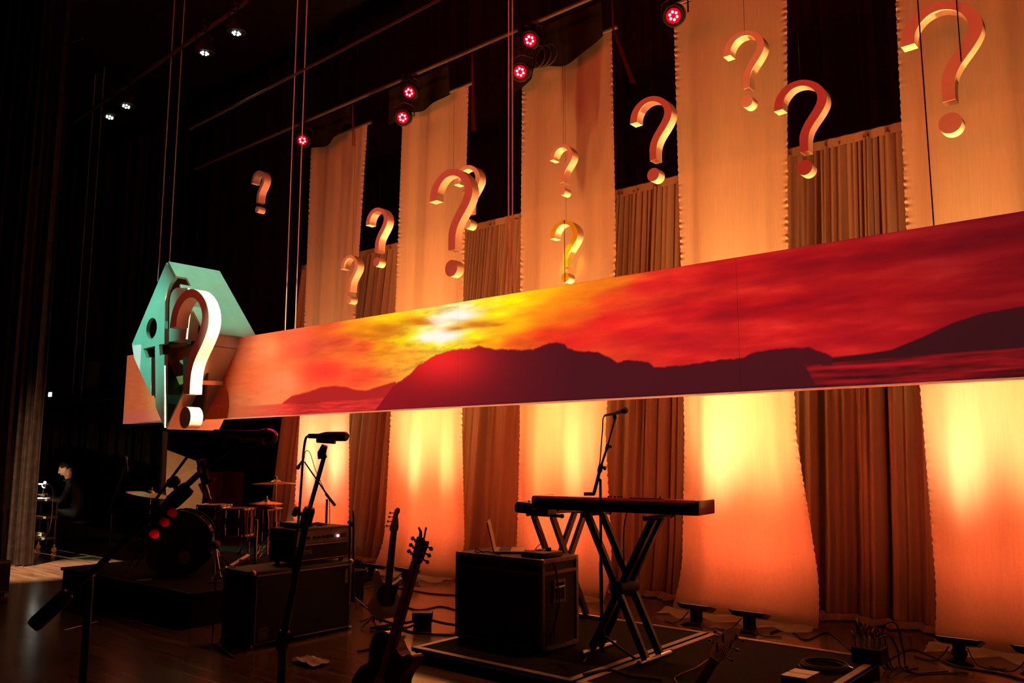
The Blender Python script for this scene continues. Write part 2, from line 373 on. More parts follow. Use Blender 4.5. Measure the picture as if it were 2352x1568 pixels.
# ---- five tall sheer panels
PAN = [  # z -> (x left, x right)
    [(6.34, -10.43, -9.11), (4.1, -10.45, -9.26), (2.05, -10.51, -9.37), (0, -10.62, -9.30)],
    [(6.34, -8.33, -7.08), (3.6, -8.39, -7.16), (1.75, -8.46, -7.17), (0, -8.55, -7.10)],
    [(6.34, -6.17, -4.84), (3.7, -6.22, -4.83), (1.75, -6.24, -5.00), (0, -6.30, -4.92)],
    [(6.34, -4.04, -2.78), (3.6, -4.05, -2.90), (1.7, -4.07, -2.91), (0, -4.16, -2.72)],
    [(6.34, -1.80, -0.50), (3.5, -1.85, -0.52), (1.7, -1.82, -0.50), (0, -1.80, -0.42)]]
PLAB = ['leftmost narrow sheer fabric panel behind the guitar amplifier', 'second sheer fabric panel from the left, behind the two standing guitars',
        'third sheer fabric panel, behind the laptop case with two small question marks on it', 'wide sheer fabric panel behind the right end of the keyboard',
        'rightmost sheer fabric panel behind the largest question mark']
def lerp_tab(tab, z, k):
    for a, b in zip(tab, tab[1:]):
        if a[0] >= z >= b[0]:
            t = (a[0] - z) / (a[0] - b[0]); return a[k] + (b[k] - a[k]) * t
    return tab[-1][k] if z < tab[-1][0] else tab[0][k]
for i, tab in enumerate(PAN):
    rnd = random.Random(20 + i); ph = [rnd.uniform(0, 6.28) for _ in range(6)]
    xm = (tab[0][1] + tab[0][2]) / 2
    root = thing('sheer_panel', PLAB[i], 'fabric panel', (xm, 7.6, 0), 'tall sheer panels along the back')
    ztop = 6.34
    def cloth(u, v):
        s = v * (ztop + 0.42)            # length from the top down
        z = max(0.012, ztop - s); over = max(0.0, s - ztop)
        xl, xr = lerp_tab(tab, z, 1), lerp_tab(tab, z, 2)
        e = min(u, 1 - u) * (xr - xl)
        fr = math.exp(-e / 0.022)
        x = xl + (xr - xl) * u + (0.003 * fr * (sin(112 * s + ph[0]) + 0.8 * sin(71 * s + ph[1]))) * (1 if u < 0.5 else -1)
        y = 7.6 + 0.020 * sin(7 * u * 2 + ph[2] + 0.3 * s) + 0.012 * sin(17 * u + ph[3] + 0.15 * s) + 0.006 * sin(41 * u + ph[5])
        y += 0.0055 * fr * (0.55 + 0.45 * sin(2.7 * s + ph[3])) * (sin(128 * s + ph[4] + 2.4 * sin(6 * s)) + 0.8 * sin(83 * s + ph[0] + 3 * sin(3.1 * s)))
        low = max(0, 0.55 - z); y -= 0.55 * low * low * 1.2
        if over: y -= over * 0.8; z += 0.02 * (1 + sin(9 * u * 3 + ph[1] + over * 14)) * min(1, over * 8)
        return (x, y, z)
    MB().grid(80, 420, lambda u, v: cloth(0.5 - 0.5 * cos(pi * u) if False else (u + 0.6 * (sin(2 * pi * u) / (2 * pi)) * -1), v)).build('cloth', PANEL, root)
    MB().tube([(tab[0][1] - 0.08, 7.6, 6.36), (tab[0][2] + 0.08, 7.6, 6.36)], 0.024).build('hanging_batten', PIPE, root)

# ================================================================== PICTURE BANNER
Z0, Z1, YB = 2.0, 3.09, 6.2
def poly_y(tab, x):
    if x <= tab[0][0]: return None
    for a, b in zip(tab, tab[1:]):
        if a[0] <= x <= b[0]: return a[1] + (b[1] - a[1]) * (x - a[0]) / (b[0] - a[0])
    return None
MAIN = [(862, 942), (885, 910), (905, 885), (940, 860), (960, 840), (1000, 815), (1040, 803), (1075, 800), (1100, 795), (1140, 802), (1190, 803), (1225, 803), (1240, 795), (1262, 789), (1277, 786), (1296, 790), (1304, 800), (1340, 808), (1370, 808), (1400, 820), (1418, 833), (1440, 826), (1490, 832), (1503, 843), (1560, 840), (1640, 828), (1710, 821), (1730, 810), (1745, 806), (1800, 800), (1858, 797), (1872, 803), (1900, 812), (1912, 822)]
HILL = [(1900, 822), (2000, 811), (2047, 803), (2117, 775), (2187, 742), (2257, 719), (2352, 703), (2460, 690), (2700, 690)]
LHILL = [(648, 926), (670, 909), (711, 899), (738, 889), (772, 886), (796, 889), (816, 895), (840, 897), (874, 886), (910, 876)]
SKY = [((530, 800), (244, 158, 120)), ((540, 930), (242, 146, 104)), ((600, 800), (246, 140, 94)), ((620, 880), (252, 128, 86)), ((680, 770), (224, 84, 54)), ((700, 800), (212, 74, 50)),  # left end lightened to peach, white wash painted into the print
       ((740, 750), (226, 92, 40)), ((750, 850), (255, 62, 44)), ((780, 780), (210, 74, 40)), ((820, 745), (248, 150, 20)), ((830, 800), (240, 90, 40)), ((830, 860), (255, 76, 44)), ((870, 760), (245, 165, 10)), ((880, 800), (246, 150, 20)),
       ((900, 735), (252, 200, 5)), ((920, 780), (255, 215, 8)), ((950, 770), (255, 225, 10)), ((940, 815), (255, 160, 40)), ((970, 735), (255, 235, 10)), ((980, 760), (255, 255, 120)), ((985, 790), (255, 235, 10)),
       ((1015, 740), (255, 255, 210)), ((1020, 768), (255, 255, 255)), ((1012, 780), (255, 255, 250)), ((1045, 735), (255, 255, 190)), ((1060, 715), (250, 255, 190)), ((1075, 705), (240, 255, 190)), ((1040, 790), (255, 240, 10)), ((1075, 725), (255, 250, 60)), ((1080, 770), (255, 215, 5)),
       ((1110, 695), (255, 250, 30)), ((1130, 720), (255, 225, 5)), ((1120, 785), (255, 170, 10)), ((1180, 690), (255, 235, 0)), ((1180, 740), (255, 190, 0)), ((1190, 785), (235, 90, 20)), ((1230, 680), (255, 195, 5)), ((1250, 720), (250, 140, 12)), ((1260, 770), (225, 50, 24)),
       ((1300, 690), (240, 140, 14)), ((1310, 720), (235, 100, 20)), ((1320, 780), (225, 36, 28)), ((1390, 660), (240, 140, 20)), ((1420, 690), (238, 70, 30)), ((1400, 740), (222, 30, 30)), ((1480, 660), (214, 34, 30)), ((1480, 760), (212, 26, 30)),
       ((1560, 640), (196, 24, 26)), ((1560, 720), (204, 24, 28)), ((1600, 800), (214, 30, 30)), ((1700, 620), (182, 17, 23)), ((1720, 700), (180, 15, 22)), ((1750, 770), (200, 24, 28)), ((1850, 600), (150, 10, 20)), ((1850, 700), (176, 14, 22)), ((1900, 780), (196, 22, 28)),
       ((2000, 580), (146, 9, 19)), ((2000, 680), (166, 12, 20)), ((2050, 760), (180, 18, 24)), ((2150, 560), (124, 7, 18)), ((2150, 660), (146, 9, 19)), ((2200, 720), (150, 12, 20)), ((2300, 520), (110, 6, 18)), ((2300, 620), (126, 8, 18)), ((2352, 680), (130, 9, 18)), ((2450, 600), (120, 8, 18))]
SKYP = [((lambda q: (q.x, (q.z - Z0) * 3.2))(PY(p[0], p[1], YB)), V(c)) for p, c in SKY]
def fbm(x, z, s): return noise.fractal(V((x, z, s)), 0.9, 2.0, 5)
def blob(px, py, cx, cy, rx, ry): return math.exp(-(((px - cx) / rx) ** 2 + ((py - cy) / ry) ** 2))
def picture(X, Z):
    px, py = proj((X, YB, Z))
    n1 = fbm(X * 1.1, Z * 7.0, 1.0); n2 = fbm(X * 3.5, Z * 16.0, 5.0)
    wx = X + 0.05 * fbm(X * 2, Z * 4, 9.0); wz = (Z - Z0 + 0.03 * n1) * 3.2
    a = V((0, 0, 0)); ws = 0
    for (qx, qz), c in SKYP:
        d = (qx - wx) ** 2 + (qz - wz) ** 2
        k = 1.0 / (d + 0.012) ** 1.6; a += c * k; ws += k
    c = a / ws
    right = min(1, max(0, (px - 1250) / 350))
    st = max(0, n1 * 0.55 + 0.3 * n2)
    c = V((c.x * (1 + 0.22 * right * n1), c.y * (1 + 0.5 * n1 * right) + 26 * right * st, c.z + 16 * right * st))
    c *= (1 + 0.05 * n2)
    lit = math.exp(-(((px - 1000) / 190) ** 2)) * (1 - right)
    c = c * (1 + 0.30 * lit * n1 + 0.16 * lit * n2)
    for q in ((1018, 768, 40, 14), (1055, 722, 44, 12), (1000, 735, 26, 8), (985, 778, 30, 7)):
        k = min(1, 1.25 * blob(px + 16 * n2, py + 7 * n1, *q)); c = c * (1 - k) + V((255, 255, 246)) * k
    for q in ((890, 756, 42, 13), (840, 772, 50, 7), (960, 737, 34, 10), (1095, 746, 40, 11), (1140, 746, 20, 5), (1050, 756, 26, 7)):
        b = blob(px + 10 * n2, py + 5 * n1, *q) * 0.9
        c = c * (1 - b) + V((196, 112, 16)) * b
    jag = 2.2 * fbm(X * 9, 0.0, 3.0) + 1.2 * fbm(X * 30, 0.0, 4.0)
    def over(y, col, c): k = min(1, max(0, (py - y) / 3.2 + 0.5)); return c * (1 - k) + col * k
    y = poly_y(LHILL, px)
    if y is not None: c = over(y + 0.4 * jag, V((176, 34, 32)), c)
    yl = 927 - (px - 650) * 0.058
    if px < 905:
        wc = V((205, 44, 40)) * (1 + 0.35 * fbm(X * 2.2, Z * 40, 7.0))
        if px < 680: k = min(1, (680 - px) / 130); wc = wc * (1 - k) + V((240, 136, 98)) * k  # water fades into the same painted white wash at the left
        c = over(yl, wc, c)
    y = poly_y(HILL, px)
    if y is not None: c = over(y, V((58, 14, 20)), c)
    if px > 1840: c = over(838 - (px - 1847) * 0.079, V((118, 13, 20)) * (1 + 0.75 * fbm(X * 1.7, Z * 26, 2.0)), c)
    y = poly_y(MAIN, px)
    if y is not None:
        t = math.exp(-(((px - 1010) / 105) ** 2 + ((py - 825) / 62) ** 2))
        r = min(1, max(0, (px - 900) / 420))
        mc = V((140, 16, 26)) * (1 - r) + V((74, 14, 24)) * r
        mc = mc * (1 - t) + V((232, 36, 36)) * t
        end = 1.0 if px < 1840 or py < 838 else min(1, max(0, (1849 + (py - 838) * 0.55 - px) / 3.0 + 0.5))
        c2 = over(y + jag, mc, c); c = c * (1 - end) + c2 * end
    return lin([min(255, max(0, q)) for q in c])
root = thing('picture_banner', 'long horizontal banner printed with a red and yellow sunset over hills', 'banner', (-6.5, YB, Z0))
seams = [-13.25, -12.1, -9.0, -5.9, -2.8, 0.2]
for a, b in zip(seams, seams[1:]):
    nu = max(20, int((b - a) * 104)); nv = 124
    xa, xb = a + 0.0008, b - 0.0008
    mb = MB().grid(nu, nv, lambda u, v: (xa + (xb - xa) * u, YB, Z0 + (Z1 - Z0) * v))
    me_o = mb.build('banner_board', PRINT, root, smooth=False)
    me = me_o.data
    at = me.color_attributes.new('picture', 'FLOAT_COLOR', 'POINT')
    buf = []
    for j in range(nv + 1):
        for i in range(nu + 1): buf += list(picture(xa + (xb - xa) * i / nu, Z0 + (Z1 - Z0) * j / nv)) + [1.0]
    at.data.foreach_set('color', buf)
fr = MB()
fr.box(-13.25, 0.2, YB + 0.012, YB + 0.055, Z0 + 0.004, Z0 + 0.03).box(-13.25, 0.2, YB + 0.012, YB + 0.055, Z1 - 0.03, Z1)
fr.box(-13.25, -13.2, YB + 0.012, YB + 0.055, Z0, Z1)
for x in seams[1:]: fr.box(x - 0.03, x + 0.03, YB + 0.012, YB + 0.055, Z0, Z1)
fr.build('timber_frame', CARD, root, smooth=False)
lip = MB().box(-13.25, 0.2, YB - 0.002, YB + 0.15, Z0 - 0.006, Z0 - 0.001)
lip.build('bottom_lip', FOAM, root, smooth=False)
# suspension lines of the banner and sign: pairs of steel cable
CAB = [((655, 758), YB + 0.03, 'steel cable left of a pair holding the banner near its left end', GALV), ((678, 754), YB + 0.03, 'steel cable right of a pair holding the banner near its left end', GALV),
       ((1168, 668), YB + 0.03, 'steel cable left of a pair at the middle of the banner', GALV), ((1177, 667), YB + 0.03, 'steel cable right of a pair at the middle of the banner', GALV),
       ((2145, 519), YB + 0.03, 'dark cable holding the banner in front of the largest question mark', BLK),
       ((2207, 130), 7.075, 'thin dark cable the largest question mark hangs from', BLK),
       ((363, 640), 5.9, 'steel cable left of a pair holding the green hexagon sign', GALV), ((389, 606), 5.9, 'steel cable right of a pair holding the green hexagon sign', GALV),
       ((165, 921), 7.5, 'steel cable left of a pair far left above the dim pipe', GALV), ((186, 919), 7.5, 'steel cable right of a pair far left above the dim pipe', GALV)]
for (px, py), Y, lab, m in CAB:
    p = PY(px, py, Y)
    zb = p.z - 0.04
    solo(MB().tube([(p.x, Y, zb), (p.x, Y, 9.98)], 0.0075 if m is GALV else 0.005, 6), 'suspension_cable', m, lab, 'cable', 'suspension cables from the grid')

# ================================================================== QUESTION MARKS
QO = [(-0.287, 0.742), (-0.281, 0.8), (-0.258, 0.876), (-0.206, 0.941), (-0.136, 0.984), (-0.074, 0.999), (-0.009, 0.999), (0.055, 0.984), (0.121, 0.950), (0.185, 0.898), (0.233, 0.826), (0.251, 0.754), (0.243, 0.689), (0.21, 0.627), (0.163, 0.566), (0.111, 0.505), (0.074, 0.449), (0.053, 0.389), (0.046, 0.323), (0.046, 0.242)]
QI = [(-0.038, 0.242), (-0.039, 0.325), (-0.038, 0.394), (-0.020, 0.460), (0.015, 0.526), (0.066, 0.595), (0.112, 0.653), (0.146, 0.708), (0.160, 0.762), (0.151, 0.818), (0.103, 0.886), (0.032, 0.928), (-0.037, 0.938), (-0.099, 0.921), (-0.154, 0.875), (-0.186, 0.815), (-0.193, 0.744)]
def strip2(a, n=4): return [(q.x, q.y) for q in smooth_path([(x, y, 0) for x, y in a], n)]
QOS, QIS = strip2(QO), strip2(QI)
def resample(a, n):
    d = [0]
    for p, q in zip(a, a[1:]): d.append(d[-1] + math.hypot(q[0] - p[0], q[1] - p[1]))
    out = []; j = 0
    for i in range(n):
        t = d[-1] * i / (n - 1)
        while j < len(a) - 2 and d[j + 1] < t: j += 1
        k = (t - d[j]) / max(1e-9, d[j + 1] - d[j]); out.append((a[j][0] + (a[j + 1][0] - a[j][0]) * k, a[j][1] + (a[j + 1][1] - a[j][1]) * k))
    return out
QA = resample(QOS, 44); QB = resample(QIS[::-1], 44)
def question(name, X, Yf, Zb, h, thick, m, label, group, md=None, sx=1.0):
    root = thing(name, label, 'question mark', (X, Yf + thick / 2, Zb), group)
    vs = []; fs = []; n = len(QA)
    for yy in (Yf, Yf + thick):
        vs += [(X + u * h * sx, yy, Zb + v * h) for u, v in QA] + [(X + u * h * sx, yy, Zb + v * h) for u, v in QB]
    for i in range(n - 1):
        fs += [(i, i + 1, n + i + 1, n + i), (2 * n + i, 3 * n + i, 3 * n + i + 1, 2 * n + i + 1),
               (i, 2 * n + i, 2 * n + i + 1, i + 1), (n + i, n + i + 1, 3 * n + i + 1, 3 * n + i)]
    fs += [(0, n, 3 * n, 2 * n), (n - 1, 3 * n - 1, 4 * n - 1, 2 * n - 1)]
    MB().add(vs, fs).build('hook', m, root)
    r = 0.0765 * h
    MB().lathe((X, Yf, Zb + r), (0, 1, 0), [(r, 0), (r, thick)], 32).build('dot', md or m, root)
    return root
QS = [  # stem/dot centre x, front top y, dot bottom y, plane
    ('white question mark hanging alone in the dark left of all the panels', 590, 393, 488, 6.75),
    ('small pale question mark low at the right edge of the leftmost panel', 801, 586, 697, 7.25),
    ('question mark in the dark gap between the first two panels', 864, 477, 612, 6.95),
    ('larger front question mark of the overlapping pair on the second panel', 1036, 388, 635, 6.9),
    ('question mark behind the larger one on the right edge of the second panel', 1073, 379, 525, 7.25),
    ('upper small question mark on the third panel', 1291, 331, 448, 7.2),
    ('lower small yellow lit question mark just above the banner on the third panel', 1298, 505, 648, 7.3),
    ('question mark against the black gap beside the fourth panel', 1500.5, 219, 416, 7.0),
    ('question mark high on the middle of the fourth panel', 1716, 68, 246, 7.2),
    ('question mark at the right edge of the fourth panel, half over the black gap', 1849, 180, 402, 6.95),
    ('largest question mark, high on the rightmost panel', 2184, -4, 306, 7.1)]
for lab, px, yt, yb, Y in QS:
    b = PY(px, yb, Y); t = PY(px, yt, Y); h = t.z - b.z
    q = question('question_mark', b.x, Y, b.z, h, 0.115, FOAM, lab, 'white foam question marks hung across the stage')
    wx = b.x - 0.02 * h
    if px != 2184: MB().tube([(wx, Y + 0.05, b.z + h * 0.99), (wx, Y + 0.05, 9.98)], 0.002, 4).build('hanging_wire', BLK, q)
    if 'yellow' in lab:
        YEL = mat('painted_yellow_light', (0.62, 0.58, 0.01), 0.7)  # projected yellow light painted on as a face colour
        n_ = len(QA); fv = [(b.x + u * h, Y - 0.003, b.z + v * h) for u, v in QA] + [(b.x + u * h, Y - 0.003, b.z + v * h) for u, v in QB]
        MB().add(fv, [(i, i + 1, n_ + i + 1, n_ + i) for i in range(n_ - 1)]).build('yellow_light_face', YEL, q, smooth=False, label='projected yellow light painted on the front of the hook')
        MB().lathe((b.x, Y - 0.003, b.z + 0.0765 * h), (0, 1, 0), [(0.0765 * h, 0), (0.0765 * h, 0.0025)], 32).build('yellow_light_face', YEL, q, label='projected yellow light painted on the front of the dot')
        MB().tube([(b.x, Y - 0.006, b.z), (b.x, Y - 0.006, b.z + h)], 0.004, 4).build('front_wire', BLK, q)
spot('yellow_accent_fill', (-2.3, 1.0, 4.4), PY(1301, 592, 7.3), 1300, (1.0, 0.85, 0.0), 3.0, 0.6, 0.02)  # added lamp standing in for projected yellow light

# ================================================================== HEXAGON SIGN
YF, YK = 5.7, 6.5
root = thing('hexagon_sign', 'green lit hexagonal box sign with a person and question mark cut out of its face', 'sign', (-11.05, YF, 1.87))
def sp(x, y): q = PY(x, y, YF); return (q.x, q.z)
face = [sp(*p) for p in [(382, 603), (400, 639), (391, 650), (384.6, 665), (380.8, 679), (379, 692), (378, 740), (377.7, 789), (365, 791.5), (367, 816), (377.7, 813.5), (377.7, 982), (357, 934), (356, 794), (329, 800.6), (337, 823), (347.5, 820), (347, 908), (308, 822), (303, 790)]]
cc = sp(348, 754); hole = [(cc[0] + 0.155 * cos(2 * pi * k / 24), cc[1] + 0.155 * sin(2 * pi * k / 24)) for k in range(24)]
def holed(poly, holes, fn, w0, w1, name, m, parent):
    bm = bmesh.new()
    for loop in [poly] + holes:
        vs = [bm.verts.new(fn(u, v, w0)) for u, v in loop]
        for a, b in zip(vs, vs[1:] + vs[:1]): bm.edges.new((a, b))
    bmesh.ops.triangle_fill(bm, use_beauty=True, edges=bm.edges[:])
    fs = bm.faces[:]
    r = bmesh.ops.extrude_face_region(bm, geom=fs)
    dv = V(fn(0, 0, w1)) - V(fn(0, 0, w0))
    for q in r['geom']:
        if isinstance(q, bmesh.types.BMVert): q.co += dv
    bm.verts.index_update(); mb = MB(); mb.add([q.co.copy() for q in bm.verts], [[q.index for q in f.verts] for f in bm.faces]); bm.free()
    return mb.build(name, m, parent, smooth=False)
holed(face, [hole], lambda u, v, w: V((u, w, v)), YF, YF + 0.05, 'front_plate', CARD, root)
T, R1, R2, B, L2, L1 = (-11.13, 4.21), (-10.06, 3.09), (-10.08, 2.95), (-10.95, 1.87), (-11.96, 2.91), (-12.05, 3.11)
def side(a, b, y0, y1, name, m):
    nx, nz = (b[1] - a[1]), -(b[0] - a[0]); k = math.hypot(nx, nz); nx /= k; nz /= k; t = 0.03
    MB().add([(a[0], y0, a[1]), (b[0], y0, b[1]), (b[0], y1, b[1]), (a[0], y1, a[1]), (a[0] - nx * t, y0, a[1] - nz * t), (b[0] - nx * t, y0, b[1] - nz * t), (b[0] - nx * t, y1, b[1] - nz * t), (a[0] - nx * t, y1, a[1] - nz * t)],
             [(0, 1, 2, 3), (7, 6, 5, 4), (0, 4, 5, 1), (1, 5, 6, 2), (2, 6, 7, 3), (3, 7, 4, 0)]).build(name, m, root, smooth=False)
n1 = (T[0] + (R1[0] - T[0]) * 0.22, T[1] + (R1[1] - T[1]) * 0.22)
n2 = (T[0] + (R1[0] - T[0]) * 0.34, T[1] + (R1[1] - T[1]) * 0.34)
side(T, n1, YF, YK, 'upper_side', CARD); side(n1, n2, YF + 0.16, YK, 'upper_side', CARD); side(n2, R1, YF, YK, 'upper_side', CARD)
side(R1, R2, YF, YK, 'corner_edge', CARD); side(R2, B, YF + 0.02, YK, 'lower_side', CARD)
side(L2, B, YF + 0.05, YK, 'lower_side', INSHADE); side(L1, L2, YF + 0.05, YK, 'corner_edge', INSHADE); side(T, L1, YF + 0.05, YK, 'upper_side', INSHADE)  # left sides take the dark shade colour too
MB().prism([sp(*p) for p in [(384, 700), (391, 700), (392, 785), (384, 786)]], lambda u, v, w: V((u, w, v)), YF + 0.30, YF + 0.34).build('inner_shade_board', INSHADE, root, smooth=False)  # added dark boards, interior shade put into their colour
MB().prism([sp(*p) for p in [(386, 817), (418, 812), (440, 850), (430, 965), (386, 975)]], lambda u, v, w: V((u, w, v)), YF + 0.22, YF + 0.25).build('inner_shade_board', INSHADE, root, smooth=False)
MB().prism([sp(*p) for p in [(316, 800), (352, 700), (374, 660), (376, 786), (340, 786), (330, 792), (318, 812)]], lambda u, v, w: V((u, w, v)), YF + 0.20, YF + 0.22).build('inner_shade_board', INSHADE, root, smooth=False)  # added dark liner behind the head hole, keeps the inside dark
core = [sp(*p) for p in [(436, 662), (411, 661), (403, 666), (397.5, 675), (395, 686), (394, 700), (393, 760), (393, 785), (430, 779), (440, 700)]]
MB().prism(core, lambda u, v, w: V((u, w, v)), YF - 0.03, YF + 0.14).build('inner_question_slab', CARD, root)
# the pulled-out question mark
b = PY(424, 984, 5.5); t = PY(436, 664, 5.5); h = t.z - b.z
q = question('sign_question_mark', PY(426, 940, 5.5).x, 5.5, b.z, h, 0.17, FOAM, 'bright overlit question mark standing out from the green hexagon sign', None)
ORG[q.name] = V(q.location)
p0 = PY(458, 878, 5.66); p1 = PY(512, 880, 6.2)
MB().obox((V((p0.x, 5.66, p0.z)) + V((p1.x, 6.19, p1.z))) / 2, ((V((p1.x, 6.19, p1.z)) - V((p0.x, 5.66, p0.z))).length, 0.045, 0.055),
          (lambda d: M((d, V((0, 0, 1)).cross(d).normalized(), d.cross(V((0, 0, 1)).cross(d).normalized()))).transposed())((V((p1.x, 6.19, p1.z)) - V((p0.x, 5.66, p0.z))).normalized())).build('strut', FOAM, q, smooth=False)

# ================================================================== RIGGING AND LAMPS
def along(name, p0, p1, r, m, label, cat, group=None): return solo(MB().tube([p0, p1], r, 10), name, m, label, cat, group)
g_pipe = 'lighting pipes under the grid'
along('lighting_pipe', (-13.0, 7.05, 6.40), (-4.4, 7.05, 6.46), 0.026, PIPE, 'long pipe carrying the red lamps above the sheer panels', 'pipe', g_pipe)
along('lighting_pipe', (-9.4, 5.0, 5.53), (-4.9, 5.0, 5.63), 0.014, PIPE, 'thin dim pipe between the red lamp pipe and the white lamp pipe', 'pipe', g_pipe)
along('lighting_pipe', (-13.0, 5.0, 6.56), (-8.2, 5.0, 6.80), 0.026, PIPE, 'dim pipe carrying the four white lamps upper left', 'pipe', g_pipe)
a_, b_ = PY(125, 926, 7.5), PY(300, 911, 7.5)
along('lighting_pipe', a_, V((b_.x + 1.5, 7.5, b_.z)), 0.03, PIPE, 'low dim pipe far left under the pair of steel cables', 'pipe', g_pipe)
a_, b_ = PY(0, 150, 4.2), PY(190, 88, 4.2)
along('lighting_pipe', a_, b_, 0.012, PIPE, 'faintest pipe in the top left corner of the dark grid', 'pipe', g_pipe)
for x in (-12.4, -9.2, -5.0): pass
PAR_G = 'round stage lamps on the pipes'
def par_lamp(loc, aim, ledm, lens, label, hang, s=1.0):
    """can, rim, lens, six leds, yoke, clamp"""
    ax = (V(aim) - V(loc)).normalized(); r = thing('stage_lamp', label, 'stage lamp', loc, PAR_G); o = V(loc)
    MB().lathe(o, -ax, [(0.105 * s, 0), (0.115 * s, 0.01), (0.112 * s, 0.10), (0.085 * s, 0.17), (0.05 * s, 0.20)], 20).build('can', BLK, r)
    ln = MB().lathe(o + ax * 0.004, ax, [(0.075 * s, 0), (0.075 * s, 0.004)], 20).build('lens', lens, r)
    u = ax.cross(V((0, 0, 1))).normalized(); q = u.cross(ax)
    for k in range(6):
        c = o + (u * cos(pi / 3 * k + 0.4) + q * sin(pi / 3 * k + 0.4)) * 0.038 * s + ax * 0.008
        MB().ball(c, 0.0135 * s, 8).build('led', ledm, ln)
    c = o - ax * 0.07; top = V((c.x, c.y, hang))
    yk = [c + u * 0.135 * s, c + u * 0.135 * s + V((0, 0, 0.14)), c + V((0, 0, 0.20)), c - u * 0.135 * s + V((0, 0, 0.14)), c - u * 0.135 * s]
    MB().tube(yk, 0.010, 6).build('yoke', BLK, r)
    MB().tube([c + V((0, 0, 0.19)), top], 0.012, 6).box(top.x - 0.03, top.x + 0.03, top.y - 0.04, top.y + 0.04, top.z - 0.05, top.z + 0.03).build('clamp', BLK, r)
    return r
for (px, py), lab, Y in [((695, 322), 'leftmost red lamp, beside the pair of steel cables', 7.0), ((940, 212), 'upper red lamp of the pair above the second panel', 7.0), ((925, 270), 'lower red lamp of the pair above the second panel', 6.95),
                         ((1217, 92), 'upper red lamp of the pair above the third panel', 7.0), ((1195, 165), 'lower red lamp of the pair above the third panel', 6.95), ((1547, 36), 'red lamp at the top left edge of the fourth panel', 7.0)]:
    p = PY(px, py, Y)
    par_lamp(p, (p.x * 0.35 - 0.4, 0.0, 1.2), LEDR, LENSR, lab, 6.43)
    if px in (940, 1217): spot('red_mic_fill', p + V((0, -0.15, -0.05)), (PD(560, 998, 2.54) if px == 940 else PD(755, 998, 3.0)), 1500 if px == 940 else 900, (1.0, 0.02, 0.12), 6, 0.6, 0.04)  # extra beam added to redden the two near microphones
    spot('red_lamp_beam', p + (V((p.x * 0.35 - 0.4, 0, 1.2)) - p).normalized() * 0.06, (p.x * 0.45 - 0.4, 1.5, 1.6), 230, (1.0, 0.02, 0.09), 40, 0.8, 0.08)
for (px, py), lab in [((290, 243), 'white lamp right of the lower left pair in the dark grid'), ((252, 268), 'white lamp left of the lower left pair in the dark grid'),
                      ((470, 121), 'white lamp seen nearly edge on below the dim pipe'), ((543, 75), 'highest white lamp in the dark grid')]:
    p = PY(px, py, 4.95); aim = (p.x * 0.97, 4.0, 0) if px < 400 else (p.x * 1.03, 4.9, 0)
    par_lamp(p, aim, LEDW, SCREEN, lab, 6.6 + (p.x + 13) * 0.05)
# black cloth and cable swags along the panel tops
def swag(x0, x1, tops, label):
    n = 40
    def fn(u, v):
        x = x0 + (x1 - x0) * u; lo = tops(u); return (x, 7.42 + 0.03 * sin(14 * u) * v, 6.62 + (lo - 6.62) * v)
    solo(MB().grid(n, 6, fn), 'black_cloth_swag', VELVET, label, 'drape', 'black cloth swags over the panel tops')
swag(-10.6, -9.3, lambda u: 6.16 + 0.05 * u + 0.06 * sin(9 * u) * u + (0.12 if u > 0.88 else 0), 'black cloth swag over the top of the leftmost panel')
swag(-8.45, -7.28, lambda u: 6.10 + 0.10 * u + 0.03 * sin(7 * u), 'black cloth swag over the top of the second panel')
swag(-6.2, -4.86, lambda u: 5.90 + 0.30 * u ** 0.8 + 0.10 * sin(6.5 * u) * (u > 0.25), 'black wavy cloth swag over the top of the third panel')
CORDM = mat('red_lit_cord', (0.12, 0.008, 0.015), 0.35)  # red lamp light on black cords put into the colour
# black cord bundles with red light painted in, hanging behind the lamp pipe
for (px, py, py2), lab in [((810, 262, 335), 'bundle of red lit cords hanging over the leftmost panel'), ((1085, 158, 300), 'bundle of red lit cords hanging right of the second panel'), ((1408, 55, 190), 'bundle of red lit cords hanging right of the third panel')]:
    t = PY(px, py, 7.06); b = PY(px + (45 if px > 1300 else 1), py2, 7.06)
    r = thing('cord_bundle', lab, 'cord', (t.x, 7.06, b.z), 'red lit cord bundles')
    for k in range(4):
        dx = 0.007 * (k - 1.5)
        MB().tube([(t.x, 7.05, 6.45), (t.x + dx, 7.06, t.z - 0.05), (b.x + 1.6 * dx, 7.06 + 0.01 * k, b.z)], 0.0032, 5).build('cord', CORDM, r)
# cable loops hung beside the lamps
p = PY(1235, 130, 7.1)
r = thing('cable_loop', 'black cable loops hanging between the two lamps above the third panel', 'cable', p)
for k in range(3):
    MB().tube([p + V((0.11 * (1 + 0.2 * k) * cos(t) + 0.05 * k, 0.02 * k, 0.13 * sin(t))) for t in [2 * pi * i / 16 for i in range(17)]], 0.009, 6).build('loop', BLKM, r)
MB().tube([p + V((0, 0, 0.12)), (p.x, 7.08, 6.43)], 0.008, 6).build('lead', BLKM, r)

